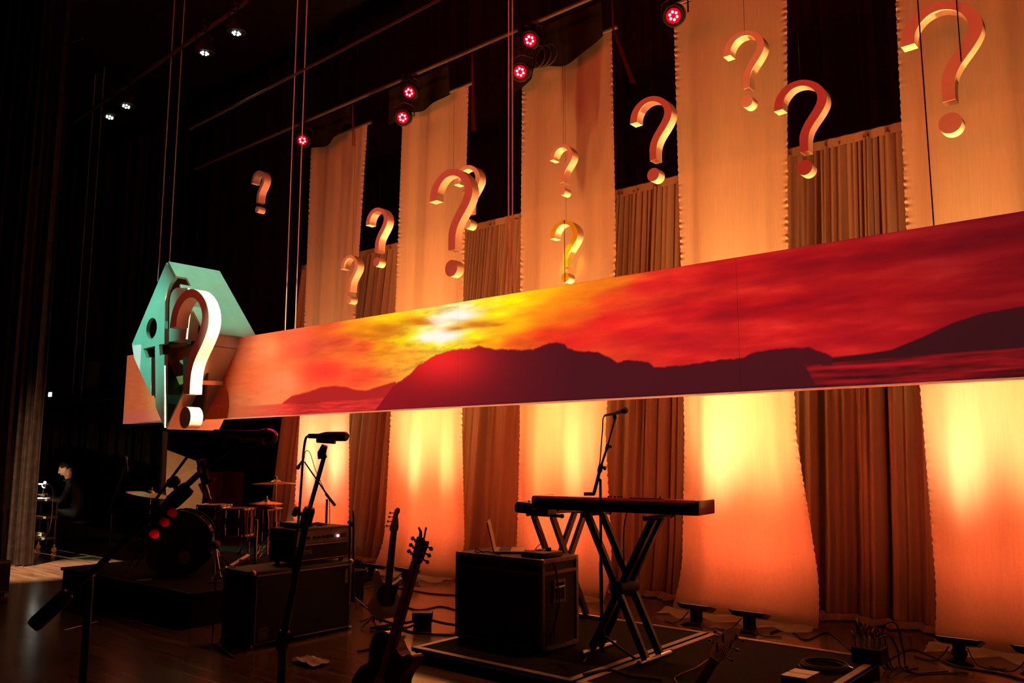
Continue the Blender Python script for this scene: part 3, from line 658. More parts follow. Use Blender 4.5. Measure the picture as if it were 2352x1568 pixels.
# ================================================================== FLOOR UPLIGHTS
UG = 'flat black floor uplights'
ULAB = ['floor uplight behind the bass amplifier, farthest left', 'floor uplight behind the amplifier head', 'floor uplight left of the bass guitar neck behind a heap of cloth', 'floor uplight seen just behind the guitar headstock',
        'floor uplight hidden behind the laptop case, left one', 'floor uplight behind the laptop case, right one', 'floor uplight left of the pair at the foot of the fourth panel', 'floor uplight behind the pale guitar headstock at the fourth panel',
        'floor uplight with trailing leads at the foot of the rightmost panel', 'floor uplight cut by the right edge of the picture']
TILT = M.Translation((0, 0, 0.13)) @ M.Rotation(radians(-15), 4, 'X') @ M.Translation((0, 0, -0.13))
proto = None
for i, (ux, up) in enumerate(UPL):
    if proto is None:
        r = proto = thing('floor_uplight', ULAB[0], 'floor light', (0, 0, 0), UG)
        MB().prism([(-0.165, 0.162), (0.165, 0.162), (0.125, 0.122), (-0.125, 0.122)], lambda u, v, w_: V((u, w_, v)), -0.07, 0.07).xf(TILT).build('head', BLK, r)
        MB().box(-0.14, 0.14, -0.05, 0.055, 0.1625, 0.164).xf(TILT).build('lens', LEDL, r)
        MB().box(-0.035, 0.035, -0.05, 0.05, 0.02, 0.125).box(-0.05, 0.05, -0.02, 0.02, 0.05, 0.085).build('bracket', BLKM, r)
        MB().prism([(-0.11, 0), (0.11, 0), (0.06, 0.025), (-0.06, 0.025)], lambda u, v, w_: V((u, w_, v)), -0.10, 0.10).build('base', BLKM, r)
        for sx in (-1, 1):
            MB().tube(smooth_path([(0.06 * sx, -0.03, 0.11), (0.10 * sx, -0.08, 0.05), (0.16 * sx, -0.12, 0.01), (0.30 * sx, -0.05, 0.008)]), 0.005, 6).build('lead', BLKM, r)
    else: r = copy_tree(proto)
    r['label'] = ULAB[i]; r.location = (ux, UPY, 0.0); r.rotation_euler = (0, 0, 0.03 * (i % 3 - 1))

# ================================================================== LEFT WING
gl = 'warm lit black wing curtains at the left edge'
for (x0, y0, x1, y1), lab in [((-13.95, 4.14, -13.24, 4.65), 'warm lit black wing curtain cut by the left edge of the picture'), ((-12.70, 4.50, -12.45, 4.71), 'warm lit black wing curtain hanging beside the rolling cart')]:
    f = pleat(int(-x0 * 10), 0.035, 42); d = V((x1 - x0, y1 - y0, 0)); nrm = V((-d.y, d.x, 0)).normalized(); ln = d.length
    solo(MB().grid(70, 30, lambda u, v: V((x0, y0, 0)) + d * (u * (0.93 + 0.07 * math.exp(-v * 14))) + nrm * f(u * ln) * (1 + 0.5 * (1 - v)) + V((0, 0, 0.015 + 9.8 * v))), 'wing_curtain', WINGV, lab, 'curtain', gl)
p = PY(100, 850, 9.2); q = PY(218, 888, 9.2)
solo(MB().box(p.x, q.x, 9.0, 9.3, q.z, p.z), 'wall_ledge', GREYW, 'dim grey ledge high on the far left behind the cable pair', 'ledge')
p = PY(110, 901, 8.9); q = PY(115, 910, 8.9)
r = thing('wall_light', 'tiny lit window light on the far left above the low dim pipe', 'light', ((p.x + q.x) / 2, 8.95, q.z))
MB().box(p.x - .05, q.x + .05, 8.93, 9.0, q.z - .05, p.z + .05).build('housing', BLK, r); MB().box(p.x, q.x, 8.915, 8.93, q.z, p.z).build('glow_panel', LAMPW, r)

# ================================================================== RISERS
def riser(x0, x1, y0, y1, z1, label, edge=0.05, legs=False):
    r = thing('stage_riser', label, 'riser', ((x0 + x1) / 2, (y0 + y1) / 2, 0), 'low black stage risers')
    MB().box(x0, x1, y0, y1, z1 - 0.02, z1 - 0.003).box(x0 + 0.02, x1 - 0.02, y0 + 0.02, y1 - 0.02, 0, z1 - 0.02).build('deck', FELT, r, smooth=False)
    for a in ((x0, x1, y0, y0 + edge), (x0, x1, y1 - edge, y1), (x0, x0 + edge, y0 + edge, y1 - edge), (x1 - edge, x1, y0 + edge, y1 - edge)):
        MB().box(a[0], a[1], a[2], a[3], z1 - 0.03, z1).build('edge_trim', GOLDB if edge > 0.02 else PLY, r, smooth=False)
    return r
riser(-4.63, -3.185, 4.40, 6.27, 0.1, 'low black riser with pale metal edges under the keyboards and laptop case')
riser(-3.155, -1.86, 4.40, 6.27, 0.1, 'low black riser with pale metal edges at the right, under the cable coil')
riser(-9.62, -6.93, 3.93, 5.92, 0.3, 'higher black riser under the drum kit', 0.015)

# ================================================================== BASS AMPLIFIER
AX, AY0, AY1 = -5.86, 3.84, 4.84
r = thing('speaker_cabinet', 'wide black bass speaker cabinet lying on its side below the amplifier head', 'speaker', (-6.07, 4.34, 0))
MB().bbox(AX - 0.42, AX, AY0, AY1, 0.0, 0.585, 0.012).build('cabinet', TOLEX, r)
MB().box(AX - 0.004, AX + 0.012, AY0 + 0.035, AY1 - 0.035, 0.035, 0.55).build('grille', GRILL, r, smooth=False)
for a in ((AY0 + 0.03, AY0 + 0.036, 0.03, 0.555), (AY1 - 0.036, AY1 - 0.03, 0.03, 0.555)): MB().box(AX + 0.001, AX + 0.014, *a).build('piping', STEEL, r, smooth=False)
for a in ((0.03, 0.036), (0.549, 0.555)): MB().box(AX + 0.001, AX + 0.014, AY0 + 0.036, AY1 - 0.036, *a).build('piping', STEEL, r, smooth=False)
for y in (AY0, AY1):
    for z in (0.0, 0.585):
        for x in (AX - 0.42, AX):
            MB().ball((x + (0.012 if x < AX - 0.2 else -0.012), y + (0.012 if y == AY0 else -0.012), z + (0.012 if z == 0 else -0.012)), 0.026, 8).build('corner_cap', STEEL, r)
bdg = MB().box(AX + 0.012, AX + 0.016, AY0 + 0.06, AY0 + 0.16, 0.055, 0.155).build('badge', mat('dim_silver_badge', (0.10, 0.10, 0.10), 0.4, 0.5), r, smooth=False)
BY = basis((0, 1, 0), (0, 0, 1), (1, 0, 0), (AX + 0.0165, AY0 + 0.11, 0.105))
DIMS = mat('dim_silver_print', (0.30, 0.28, 0.27), 0.4, 0.3)
text('a', 0.085, BY, 'badge_letter', DIMS, bdg)
MB().tube([(AX + 0.017, AY0 + 0.11 + 0.040 * cos(t), 0.105 + 0.040 * sin(t)) for t in [2 * pi * i / 24 for i in range(25)]], 0.0025, 5).build('badge_ring', DIMS, bdg)
MB().box(AX + 0.012, AX + 0.015, AY1 - 0.09, AY1 - 0.06, 0.40, 0.52).build('side_label', DIMS, r, smooth=False)
HX, HY0, HY1, HZ = -5.90, 4.24, 4.83, 0.61
r = thing('amplifier_head', 'black bass amplifier head with a silver control strip and one glowing red lamp', 'amplifier', (-6.07, 4.53, 0.585))
MB().bbox(HX - 0.34, HX, HY0, HY1, HZ, HZ + 0.275, 0.012).build('case', TOLEX, r)
MB().box(HX - 0.002, HX + 0.006, HY0 + 0.03, HY1 - 0.03, HZ + 0.150, HZ + 0.255).build('control_panel', mat('smoked_silver_panel', (0.20, 0.17, 0.16), 0.35, 0.4), r, smooth=False); cpn = bpy.context.scene.objects[-1] if False else [o for o in r.children if o.name.startswith('control_panel')][0]
MB().box(HX - 0.002, HX + 0.010, HY0 + 0.02, HY1 - 0.02, HZ + 0.136, HZ + 0.143).build('trim_strip', STEEL, r, smooth=False)
MB().box(HX - 0.002, HX + 0.010, HY0 + 0.02, HY1 - 0.02, HZ + 0.012, HZ + 0.018).build('trim_strip', STEEL, r, smooth=False)
MB().box(HX - 0.002, HX + 0.005, HY0 + 0.025, HY1 - 0.025, HZ + 0.02, HZ + 0.132).build('grille', GRILL, r, smooth=False)
for k in range(7): MB().lathe((HX + 0.006, HY0 + 0.10 + 0.045 * k + (0.02 if k > 1 else 0), HZ + 0.197), (1, 0, 0), [(0.012, 0), (0.010, 0.016)], 12).build('knob', BLK, cpn)
MB().ball((HX + 0.012, HY1 - 0.135, HZ + 0.195), 0.011, 10).build('pilot_lamp', mat('pilot_glow', (1, 0.4, 0.5), 0.3, emit=((1.0, 0.25, 0.38), 9)), cpn)
MB().box(HX + 0.004, HX + 0.016, HY1 - 0.105, HY1 - 0.05, HZ + 0.18, HZ + 0.215).build('rocker_switch', BLKM, cpn, smooth=False)
MB().box(HX + 0.005, HX + 0.008, HY0 + 0.05, HY0 + 0.19, HZ + 0.062, HZ + 0.115).build('name_plate', mat('dark_plate', (0.03, 0.02, 0.02), 0.4), r, smooth=False)
text('Ampeg', 0.045, basis((0, 1, 0), (0, 0, 1), (1, 0, 0), (HX + 0.009, HY0 + 0.12, HZ + 0.09)), 'name_lettering', DIMS, [o for o in r.children if o.name.startswith('name_plate')][0])
for y in (HY0 + 0.06, HY1 - 0.06):
    for x in (HX - 0.3, HX - 0.04): MB().lathe((x, y, 0.585), (0, 0, 1), [(0.02, 0), (0.02, 0.027)], 12).build('foot', BLKM, r)
MB().tube(smooth_path([(HX - 0.17, HY0 + 0.12, HZ + 0.272), (HX - 0.17, HY0 + 0.2, HZ + 0.29), (HX - 0.17, HY1 - 0.2, HZ + 0.29), (HX - 0.17, HY1 - 0.12, HZ + 0.272)]), 0.012, 8).build('handle', BLKM, r)
r = thing('tuner_unit', 'small flat black unit with a pale top lying on the amplifier head', 'audio unit', (-6.05, 4.40, HZ + 0.275))
MB().bbox(-6.18, -5.95, 4.30, 4.47, HZ + 0.281, HZ + 0.318, 0.006).build('body', BLK, r)
MB().box(-6.17, -5.96, 4.31, 4.46, HZ + 0.318, HZ + 0.322).build('top_plate', SILVER, r, smooth=False)
for x in (-6.15, -5.98):
    for y in (4.33, 4.44): MB().lathe((x, y, HZ + 0.275), (0, 0, 1), [(0.008, 0), (0.008, 0.007)], 8).build('foot', BLKM, r)
MB().tube(smooth_path([(-5.97, 4.47, HZ + 0.30), (-5.96, 4.52, HZ + 0.315), (-5.97, 4.57, HZ + 0.30), (-6.0, 4.60, HZ + 0.279), (-6.05, 4.6, HZ + 0.279)]), 0.004, 6).build('lead', BLKM, r)
# pale loop and cable at the far end of the cabinet
solo(MB().tube(smooth_path([(-6.20, 3.90, 0.589), (-6.26, 3.86, 0.592), (-6.30, 3.82, 0.57), (-6.34, 3.78, 0.51), (-6.32, 3.77, 0.50), (-6.28, 3.80, 0.56), (-6.22, 3.85, 0.591)]), 0.005, 6), 'cord_loop', PAPER, 'pale loop of cord hanging at the corner of the bass cabinet', 'cord')
solo(MB().tube(smooth_path([(-6.3, 3.81, 0.55), (-6.31, 3.79, 0.45), (-6.31, 3.79, 0.15), (-6.27, 3.77, 0.02), (-6.1, 3.72, 0.012), (-5.7, 3.6, 0.012)]), 0.007, 6), 'speaker_cable', mat('grey_cable', (0.12, 0.11, 0.10), 0.5), 'grey cable running down the near end of the bass cabinet', 'cable')

# ================================================================== MICROPHONES AND STANDS
STG = 'black microphone stands'
def tripod(r, c, z0, h=0.16, spread=0.30, a0=0.3, m=BLK):
    MB().lathe((c.x, c.y, z0 + h - 0.03), (0, 0, 1), [(0.022, 0), (0.024, 0.06), (0.016, 0.08)], 12).build('hub', BLKM, r)
    for k in range(3):
        a = a0 + 2 * pi * k / 3; e = V((c.x + spread * cos(a), c.y + spread * sin(a), z0 + 0.012))
        MB().tube([(c.x + 0.02 * cos(a), c.y + 0.02 * sin(a), z0 + h), e], 0.009, 8).ball(e, 0.013, 8).build('leg', m, r)
def clutch(p, ax, name, r, s=1.0, knob=None):
    ax = V(ax).normalized()
    cl_ = MB().lathe(V(p) - ax * 0.03 * s, ax, [(0.016 * s, 0), (0.019 * s, 0.01 * s), (0.019 * s, 0.05 * s), (0.015 * s, 0.06 * s)], 12).build(name, BLKM, r)
    if knob is not None:
        k = V(knob).normalized(); MB().tube([V(p), V(p) + k * 0.035 * s], 0.006 * s, 8).lathe(V(p) + k * 0.033 * s, k, [(0.015 * s, 0), (0.017 * s, 0.006), (0.014 * s, 0.014 * s)], 12).build('wing_knob', BLKM, cl_)
MICM = mat('charcoal_mic_body', (0.10, 0.095, 0.10), 0.35, 0.4); MESH = mat('steel_mesh_grille', (0.16, 0.15, 0.16), 0.4, 0.8, bump=0.8, scale=900)
def vocal_mic(tail, head, label, name='microphone', ball=True, s=1.0, lead=None):
    """handle from the plug at the tail to the grille at the head"""
    tail, head = V(tail), V(head); ax = (head - tail).normalized(); L_ = (head - tail).length
    r = thing(name, label, 'microphone', tail, 'microphones on stands')
    MB().lathe(tail, ax, [(0.006 * s, 0), (0.009 * s, 0.004), (0.0095 * s, 0.055 * s)], 14).build('plug', BLK, r)
    if ball:
        MB().lathe(tail + ax * 0.055 * s, ax, [(0.010 * s, 0), (0.0115 * s, 0.005), (0.017 * s, L_ - 0.095 * s), (0.019 * s, L_ - 0.085 * s)], 18).build('handle', MICM, r)
        MB().lathe(head - ax * 0.036 * s, ax, [(0.019 * s, 0), (0.0225 * s, 0.008 * s), (0.0255 * s, 0.022 * s), (0.0255 * s, 0.028 * s), (0.0235 * s, 0.042 * s), (0.017 * s, 0.053 * s), (0.006 * s, 0.058 * s)], 20).build('grille', MESH, r); gr_ = bpy.data.objects[LAST[0]]
        MB().lathe(head - ax * 0.014 * s, ax, [(0.0262 * s, 0), (0.0262 * s, 0.006 * s)], 20).build('grille_band', CHROME, gr_)
    else:
        MB().lathe(tail + ax * 0.055 * s, ax, [(0.010 * s, 0), (0.012 * s, 0.006), (0.0165 * s, 0.03 * s), (0.0175 * s, L_ - 0.095 * s)], 18).build('handle', MICM, r)
        MB().lathe(head - ax * 0.040 * s, ax, [(0.0175 * s, 0), (0.0175 * s, 0.032 * s), (0.013 * s, 0.040 * s)], 18).build('grille', MESH, r)
    if lead: MB().tube(smooth_path([tail] + lead), 0.0045 * s, 6).build('lead', BLKM, r)
    return r
# --- nearest stand on the left: boom with picks, mic lying level
D = 2.4
pt = PD(207, 1322, D); b0 = PD(82, 1432, 2.30); b1 = PD(466, 1080, 2.50); b2 = PD(545, 1016, 2.55)
r = thing('boom_stand', 'near black boom stand at lower left with three red picks along its arm', 'microphone stand', (pt.x, pt.y, 0), STG)
MB().tube([(pt.x, pt.y, 0.12), (pt.x, pt.y, pt.z + 0.02)], [0.013, 0.011], 10).build('pole', BLK, r)
tripod(r, pt, 0.0, 0.2, 0.32, 2.2)
ax = (b1 - b0).normalized()
on = b0 + ax * ((pt - b0).dot(ax))
MB().tube([V((pt.x, pt.y, pt.z)), on], 0.014, 8).build('swivel', BLKM, r)
MB().tube([b0 + ax * 0.05, b1], 0.0098, 10).build('boom', BLK, r)
MB().lathe(b0 - ax * 0.01, ax, [(0.018, 0), (0.022, 0.01), (0.022, 0.11), (0.016, 0.12)], 14).build('counterweight', BLKM, r)
cl = PD(412, 1138, 2.47)
clutch(cl, ax, 'boom_clutch', r, 1.25, (PD(405, 1122, 2.46) - cl))
cl2 = PD(385, 1164, 2.45); MB().tube([cl2 - ax * 0.05, cl2 + ax * 0.03], 0.018, 10).build('grip_sleeve', BLKM, r)
MB().tube([b1, b2], 0.008, 8).build('clip_arm', BLK, r)
MB().tube([PD(461, 1056, 2.5), PD(474, 1112, 2.5)], 0.014, 8).build('clip_block', BLKM, r)
MB().tube([PD(464, 1108, 2.5), PD(472, 1128, 2.5), PD(476, 1137, 2.5), PD(477, 1139, 2.5), PD(481, 1147, 2.5)], [0.0125, 0.011, 0.0085, 0.0065, 0.0075], 10).build('boom_tail', STEEL, r)
MB().tube([PD(476, 1104, 2.5), PD(493, 1102, 2.49)], [0.004, 0.007], 8).build('wing_knob', REDKB, r)  # red lamp light on the knob put into its colour
MB().tube([PD(457, 1072, 2.48), PD(459, 1088, 2.48)], 0.007, 8).build('clip_tab', REDP, r)  # red lamp light on the clip put into its colour
MB().tube([PD(332, 1236, 2.43), PD(398, 1172, 2.46)], 0.006, 6).build('pick_holder', BLKM, r)
for px, py in ((351, 1221), (374, 1194), (392, 1172)):
    px += 4; py += 5; c = PD(px, py, 2.40); e1 = (PD(px + 10, py - 9, 2.40) - c).normalized(); e2 = (PD(px + 9, py + 10, 2.40) - c).normalized(); e3 = e1.cross(e2)
    sh = [(-0.013, -0.009), (-0.006, -0.0135), (0.006, -0.0125), (0.013, -0.006), (0.0125, 0.006), (0.004, 0.014), (-0.006, 0.012), (-0.0135, 0.001)]
    MB().prism([(q.x, q.y) for q in smooth_path([(u, v, 0) for u, v in sh], 3, True)], lambda u, v, w_: c + e1 * u + e2 * v + e3 * w_, -0.0006, 0.0006).build('pick', PICKM, r)
vocal_mic(PD(490, 992, 2.56), PD(621, 1003, 2.52), 'microphone lying level on the near left boom stand, lit red along its top', s=1.0,
          lead=[PD(478, 993, 2.56), PD(455, 1018, 2.55), PD(430, 1049, 2.54), PD(370, 1130, 2.48), PD(330, 1185, 2.45), PD(250, 1285, 2.42)])
# --- near stand in the middle, mic level, seen against the bright panel
D = 3.0
r = thing('straight_stand', 'tall leaning black microphone stand in front of the bass cabinet', 'microphone stand', (0, 0, 0), STG)
k0 = PD(744, 1050, D); k1 = PD(706, 1186, D); k2 = PD(650, 1470, D); base = V((k2.x - 0.01, k2.y, 0)); r.location = base; ORG[r.name] = base
MB().tube([k0, k1], 0.0080, 10).build('upper_pole', BLK, r)
MB().tube([k1, k2], [0.0125, 0.0135], 10).build('lower_pole', BLK, r)
MB().tube([k2, base + V((0, 0, 0.1))], 0.015, 10).build('shaft', BLK, r)
clutch(k1, k0 - k1, 'clutch', r, 1.15, PD(692, 1180, D) - k1)
clutch(k2, k1 - k2, 'clutch', r, 1.2, PD(668, 1462, 2.95) - k2)
tripod(r, base, 0.0, 0.2, 0.3, 0.9)
MB().tube([PD(741, 1052, D), PD(739, 1040, D), PD(746, 1022, D)], [0.017, 0.016, 0.011], 10).tube([PD(728, 1008, D), PD(770, 1008, D)], [0.014, 0.019], 10).build('mic_clip', BLKM, r)
vocal_mic(PD(708, 1001, D), PD(797, 1002, 2.92), 'microphone lying level on the stand in front of the bright leftmost panel', ball=False, s=0.98,
          lead=[PD(702, 1008, D), PD(697, 1040, D), PD(692, 1110, D), PD(686, 1190, D), PD(674, 1290, D), PD(673, 1330, D), PD(668, 1400, D)])
# --- keyboard player's stand
D = PY(1378, 1130, 5.0)
r = thing('boom_stand', 'black boom stand rising through the keyboards with a microphone aimed right', 'microphone stand', (D.x, D.y, 0.1), STG)
pz = PY(1379, 1103, 5.0)
MB().tube([(D.x, 5.0, 0.14), (D.x, 5.0, 0.75), (D.x, 5.0, 0.76), (pz.x, 5.0, pz.z)], [0.013, 0.013, 0.010, 0.010], 10).build('pole', BLK, r)
tripod(r, V((D.x, 5.0, 0)), 0.1, 0.15, 0.22, 2.6)
c0 = PY(1364, 1134, 4.97); c1 = PY(1379, 1075, 4.97); c2 = PY(1395, 1026, 4.97); c3 = PY(1413, 962, 4.97)
MB().tube([c0, c1], 0.012, 8).build('boom_tail', BLK, r); MB().tube([c1, c2], 0.0085, 8).build('boom', BLK, r); MB().tube([c2, c3], 0.0065, 8).build('boom_tip', BLK, r)
MB().tube([PY(1342, 1134, 4.95), PY(1366, 1134, 4.97)], 0.012, 8).build('counterweight', BLKM, r)
MB().tube([PY(1379, 1103, 5.0), PY(1375, 1100, 4.97)], 0.012, 8).build('swivel', BLKM, r)
clutch(c1, c1 - c0, 'boom_clutch', r, 0.95, (1, 0, 0.03)); clutch(c2, c3 - c2, 'boom_clutch', r, 0.7, (1, -0.1, 0.02))
MB().tube([c3, PY(1411, 952, 4.97)], [0.013, 0.016], 8).build('mic_clip', BLKM, r)
vocal_mic(PY(1389, 954, 4.97), PY(1436, 942, 4.88), 'microphone high above the keyboards, aimed to the right', s=0.95,
          lead=[PY(1385, 962, 4.97), PY(1384, 985, 4.97), PY(1381, 1020, 4.97), PY(1378, 1060, 4.97), PY(1371, 1100, 4.97), PY(1368, 1125, 4.97)])
# --- boom stand behind the amplifier head
r = None; Dk = 8.2
b = PD(751, 1146, Dk); r = thing('boom_stand', 'thin black boom stand behind the amplifier head, silhouetted on the bright panel', 'microphone stand', (b.x, b.y, 0), STG)
MB().tube([(b.x, b.y, 0.12), b], 0.011, 8).build('pole', BLK, r); tripod(r, b, 0, 0.15, 0.22, 1.0)
MB().tube([PD(699, 1060, Dk), PD(768, 1160, Dk)], [0.007, 0.009], 8).build('boom', BLK, r)
MB().tube([PD(748, 1133, Dk), PD(770, 1161, Dk)], 0.014, 8).build('boom_clutch', BLKM, r)
vocal_mic(PD(699, 1050, Dk), PD(684, 1074, Dk), 'small dark microphone on the thin boom behind the amplifier head', s=0.8, lead=[PD(702, 1036, Dk), PD(712, 1040, Dk), PD(725, 1080, Dk), PD(745, 1125, Dk), PD(756, 1150, Dk), PD(757, 1210, Dk)])
# --- small straight stand right of the amplifier
Dk = 8.0; b = PD(814, 1290, Dk); t = PD(811, 1172, Dk)
r = thing('straight_stand', 'short folded black stand just right of the amplifier head', 'microphone stand', (b.x, b.y, 0), STG)
MB().tube([(b.x, b.y, 0.1), PD(812, 1190, Dk), t], [0.012, 0.011, 0.006], 8).build('pole', BLK, r)
t2 = PD(804, 1200, Dk); MB().tube([t2, (t2.x, t2.y, 0.22)], 0.011, 8).build('second_tube', BLK, r)
MB().tube([PD(800, 1196, Dk), PD(813, 1207, Dk)], 0.02, 8).build('bracket', BLKM, r); tripod(r, b, 0, 0.14, 0.24, 0.2)
# --- faint stand left of the drums
Dk = 9.6; b = PD(255, 1180, Dk); r = thing('boom_stand', 'faint dark boom stand left of the drum kit', 'microphone stand', (b.x, b.y, 0), STG)
MB().tube([(b.x, b.y, 0.12), b], 0.011, 8).build('pole', BLK, r); tripod(r, b, 0, 0.15, 0.3, 1.0)
MB().tube([PD(235, 1215, Dk), PD(290, 1062, Dk)], 0.008, 8).build('boom', BLK, r)
vocal_mic(PD(294, 1086, Dk), PD(289, 1050, Dk), 'small microphone standing upright on the faint boom left of the drums', s=0.8)

# ================================================================== KEYBOARDS
KY = 5.04
r = thing('stage_piano', 'long dark red stage piano on the crossed stand, its back to the viewer', 'keyboard', (-3.3, KY + 0.15, 1.08))
kx0, kx1, kz = PY(1229, 1150, KY).x, PY(1590, 1160, KY).x, PY(1400, 1176, KY).z
kt = PY(1232, 1137, KY).z; kd = 0.30
prof = [(0, 0.012), (0.012, 0), (kd, 0), (kd, 0.07), (kd - 0.13, 0.075), (kd - 0.15, kt - kz), (0.02, kt - kz), (0, kt - kz - 0.015)]
MB().prism(prof, lambda u, v, w_: V((w_, KY + u, kz + v)), kx0, kx1 - 0.02).build('body', REDKB, r, smooth=False)
MB().box(kx0 + 0.03, kx1 - 0.05, KY - 0.003, KY + 0.01, kz + 0.004, kz + 0.055).build('back_strip', BLK, r, smooth=False)
for x in (kx0 - 0.001, kx1 - 0.02):
    MB().bbox(x, x + 0.022, KY, KY + kd, kz, kt, 0.008).build('end_cheek', REDKB, r)
for k in range(44):
    MB().box(kx0 + 0.04 + k * 0.0283, kx0 + 0.04 + k * 0.0283 + 0.0262, KY + kd - 0.13, KY + kd - 0.002, kz + 0.07, kz + 0.083).build('white_key', IVORY, r, smooth=False)
for px in (1396, 1402, 1410, 1418, 1424): q = PY(px, 1140, KY + 0.06); MB().lathe((q.x, KY + 0.06, kt - 0.001), (0, 0, 1), [(0.008, 0), (0.007, 0.014)], 10).build('knob', BLK, r)
MB().box(PY(1432, 1140, KY).x, PY(1502, 1140, KY).x, KY + 0.05, KY + 0.10, kt, kt + 0.006).build('control_strip', BLK, r, smooth=False)
q = PY(1497, 1140, KY); MB().lathe((q.x, KY + 0.07, kt), (0, 0, 1), [(0.006, 0), (0.006, 0.018)], 8).build('knob', BLK, r)
DRED = mat('dim_red_print', (0.16, 0.03, 0.03), 0.4)
text('nord electro 2', 0.05, basis((1, 0, 0), (0, 0, 1), (0, -1, 0), (PY(1545, 1165, KY).x, KY - 0.0035, kz + 0.028)), 'back_lettering', DRED, r)
for x in (kx0 + 0.2, kx1 - 0.2):
    for y in (KY + 0.05, KY + 0.25): MB().lathe((x, y, kz), (0, 0, -1), [(0.014, 0), (0.012, 0.012)], 10).build('foot', BLKM, r)
MB().tube(smooth_path([(PY(1437, 1180, KY + .1).x, KY + 0.1, kz - 0.005), (PY(1430, 1200, KY + .1).x, KY + 0.1, 0.95), (PY(1428, 1280, KY + .1).x, KY + 0.12, 0.7)]), 0.005, 6).build('lead', BLKM, r)
def bar(mb, p, q, w_, t, side):
    """flat rectangular tube from p to q; side = the wide direction"""
    p, q = V(p), V(q); d = (q - p).normalized(); a = (V(side) - d * V(side).dot(d)).normalized(); n = d.cross(a)
    R = M((d, a, n)).transposed(); return mb.obox((p + q) / 2, ((q - p).length, w_, t), R)
def x_stand(label, y0, y1, tops, bots, ztop, axis, loc, zf=0.1):
    r = thing('keyboard_stand', label, 'keyboard stand', loc, 'crossed black keyboard stands')
    P = (lambda u, w_, z: V((u, w_, z))) if axis == 'x' else (lambda u, w_, z: V((w_, u, z)))
    side = P(0, 1, 0)
    for (ta, ba, off) in ((tops[0], bots[1], 0.0), (tops[1], bots[0], 0.045)):
        for yy in (y0, y1):
            s_ = 1 if yy == y0 else -1
            bar(MB(), P(ta, yy + off * s_, ztop - 0.02), P(ba, yy + off * s_, zf + 0.03), 0.032, 0.05, side).build('leg', BLK, r, smooth=False)
    for u in tops:
        MB().tube([P(u, y0 - 0.06, ztop - 0.014), P(u, y1 + 0.10, ztop - 0.014)], 0.014, 8).ball(P(u, y0 - 0.065, ztop - 0.014), 0.02, 8).ball(P(u, y1 + 0.10, ztop - 0.014), 0.02, 8).build('top_arm', BLKM, r)
    for u in bots:
        MB().tube([P(u, y0 - 0.09, zf + 0.015), P(u, y1 + 0.16, zf + 0.015)], 0.015, 8).build('foot_bar', STEEL, r); fb = r.children[-1] if False else bpy.data.objects[LAST[0]]
        for yy in (y0 - 0.09, y1 + 0.16): MB().ball(P(u, yy, zf + 0.017), 0.017, 8).build('foot_cap', BLKM, fb)
    cu = (tops[0] + tops[1] + bots[0] + bots[1]) / 4; cz = (ztop + zf) / 2 - 0.02
    MB().lathe(P(cu, y0 - 0.02, cz), P(0, 1, 0), [(0.055, 0), (0.06, 0.02), (0.06, y1 - y0 + 0.02), (0.055, y1 - y0 + 0.04)], 16).build('pivot_lock', BLKM, r)
    return r
LX = [PY(1357, 1182, 5.12).x, PY(1500, 1182, 5.12).x, PY(1360, 1505, 5.12).x, PY(1490, 1520, 5.12).x]
x_stand('crossed black stand with double tubes under the dark red stage piano', 5.08, 5.27, (LX[0], LX[1]), (LX[2], LX[3]), kz - 0.012, 'x', ((LX[0] + LX[1]) / 2, 5.18, 0.1))
bpy.data.objects['stage_piano'].rotation_euler = (0, 0, radians(5.5))
# second keyboard, end on
k2x0, k2x1 = PY(1182, 1165, 5.56).x, PY(1182, 1165, 5.56).x + 0.36; k2z, k2t = 1.012, 1.105
r = thing('synthesizer', 'second black keyboard seen end on, lower and behind the stage piano', 'keyboard', ((k2x0 + k2x1) / 2, 6.0, k2z))
prof = [(0.03, 0), (0.36, 0), (0.36, 0.06), (0.21, 0.07), (0.18, 0.085), (0.04, k2t - k2z), (0.012, 0.08), (0, 0.05), (0.006, 0.015)]
MB().prism(prof, lambda u, v, w_: V((k2x0 + u, w_, k2z + v)), 5.56, 6.26).build('body', BLK, r, smooth=False)
for k in range(24): MB().box(k2x0 + 0.22, k2x1 - 0.004, 5.59 + k * 0.0275, 5.59 + k * 0.0275 + 0.0255, k2z + 0.064, k2z + 0.078).build('white_key', IVORY, r, smooth=False)
for k in range(3): MB().lathe((k2x0 + 0.11, 5.62 + 0.06 * k, k2z + 0.086), (0, 0, 1), [(0.008, 0), (0.007, 0.018)], 8).build('knob', BLKM, r)
MB().tube(smooth_path([(k2x0 + 0.20, 5.6, k2z), (k2x0 + 0.21, 5.6, 0.92), (k2x0 + 0.26, 5.62, 0.80), (k2x0 + 0.17, 5.62, 0.70), (k2x0 + 0.16, 5.6, 0.55)]), 0.004, 6).build('lead', BLKM, r)
x_stand('crossed black stand with double tubes under the second keyboard', k2x0 + 0.13, k2x0 + 0.33, (5.66, 6.20), (5.64, 6.14), k2z, 'y', ((k2x0 + k2x1) / 2, 5.93, 0.1))

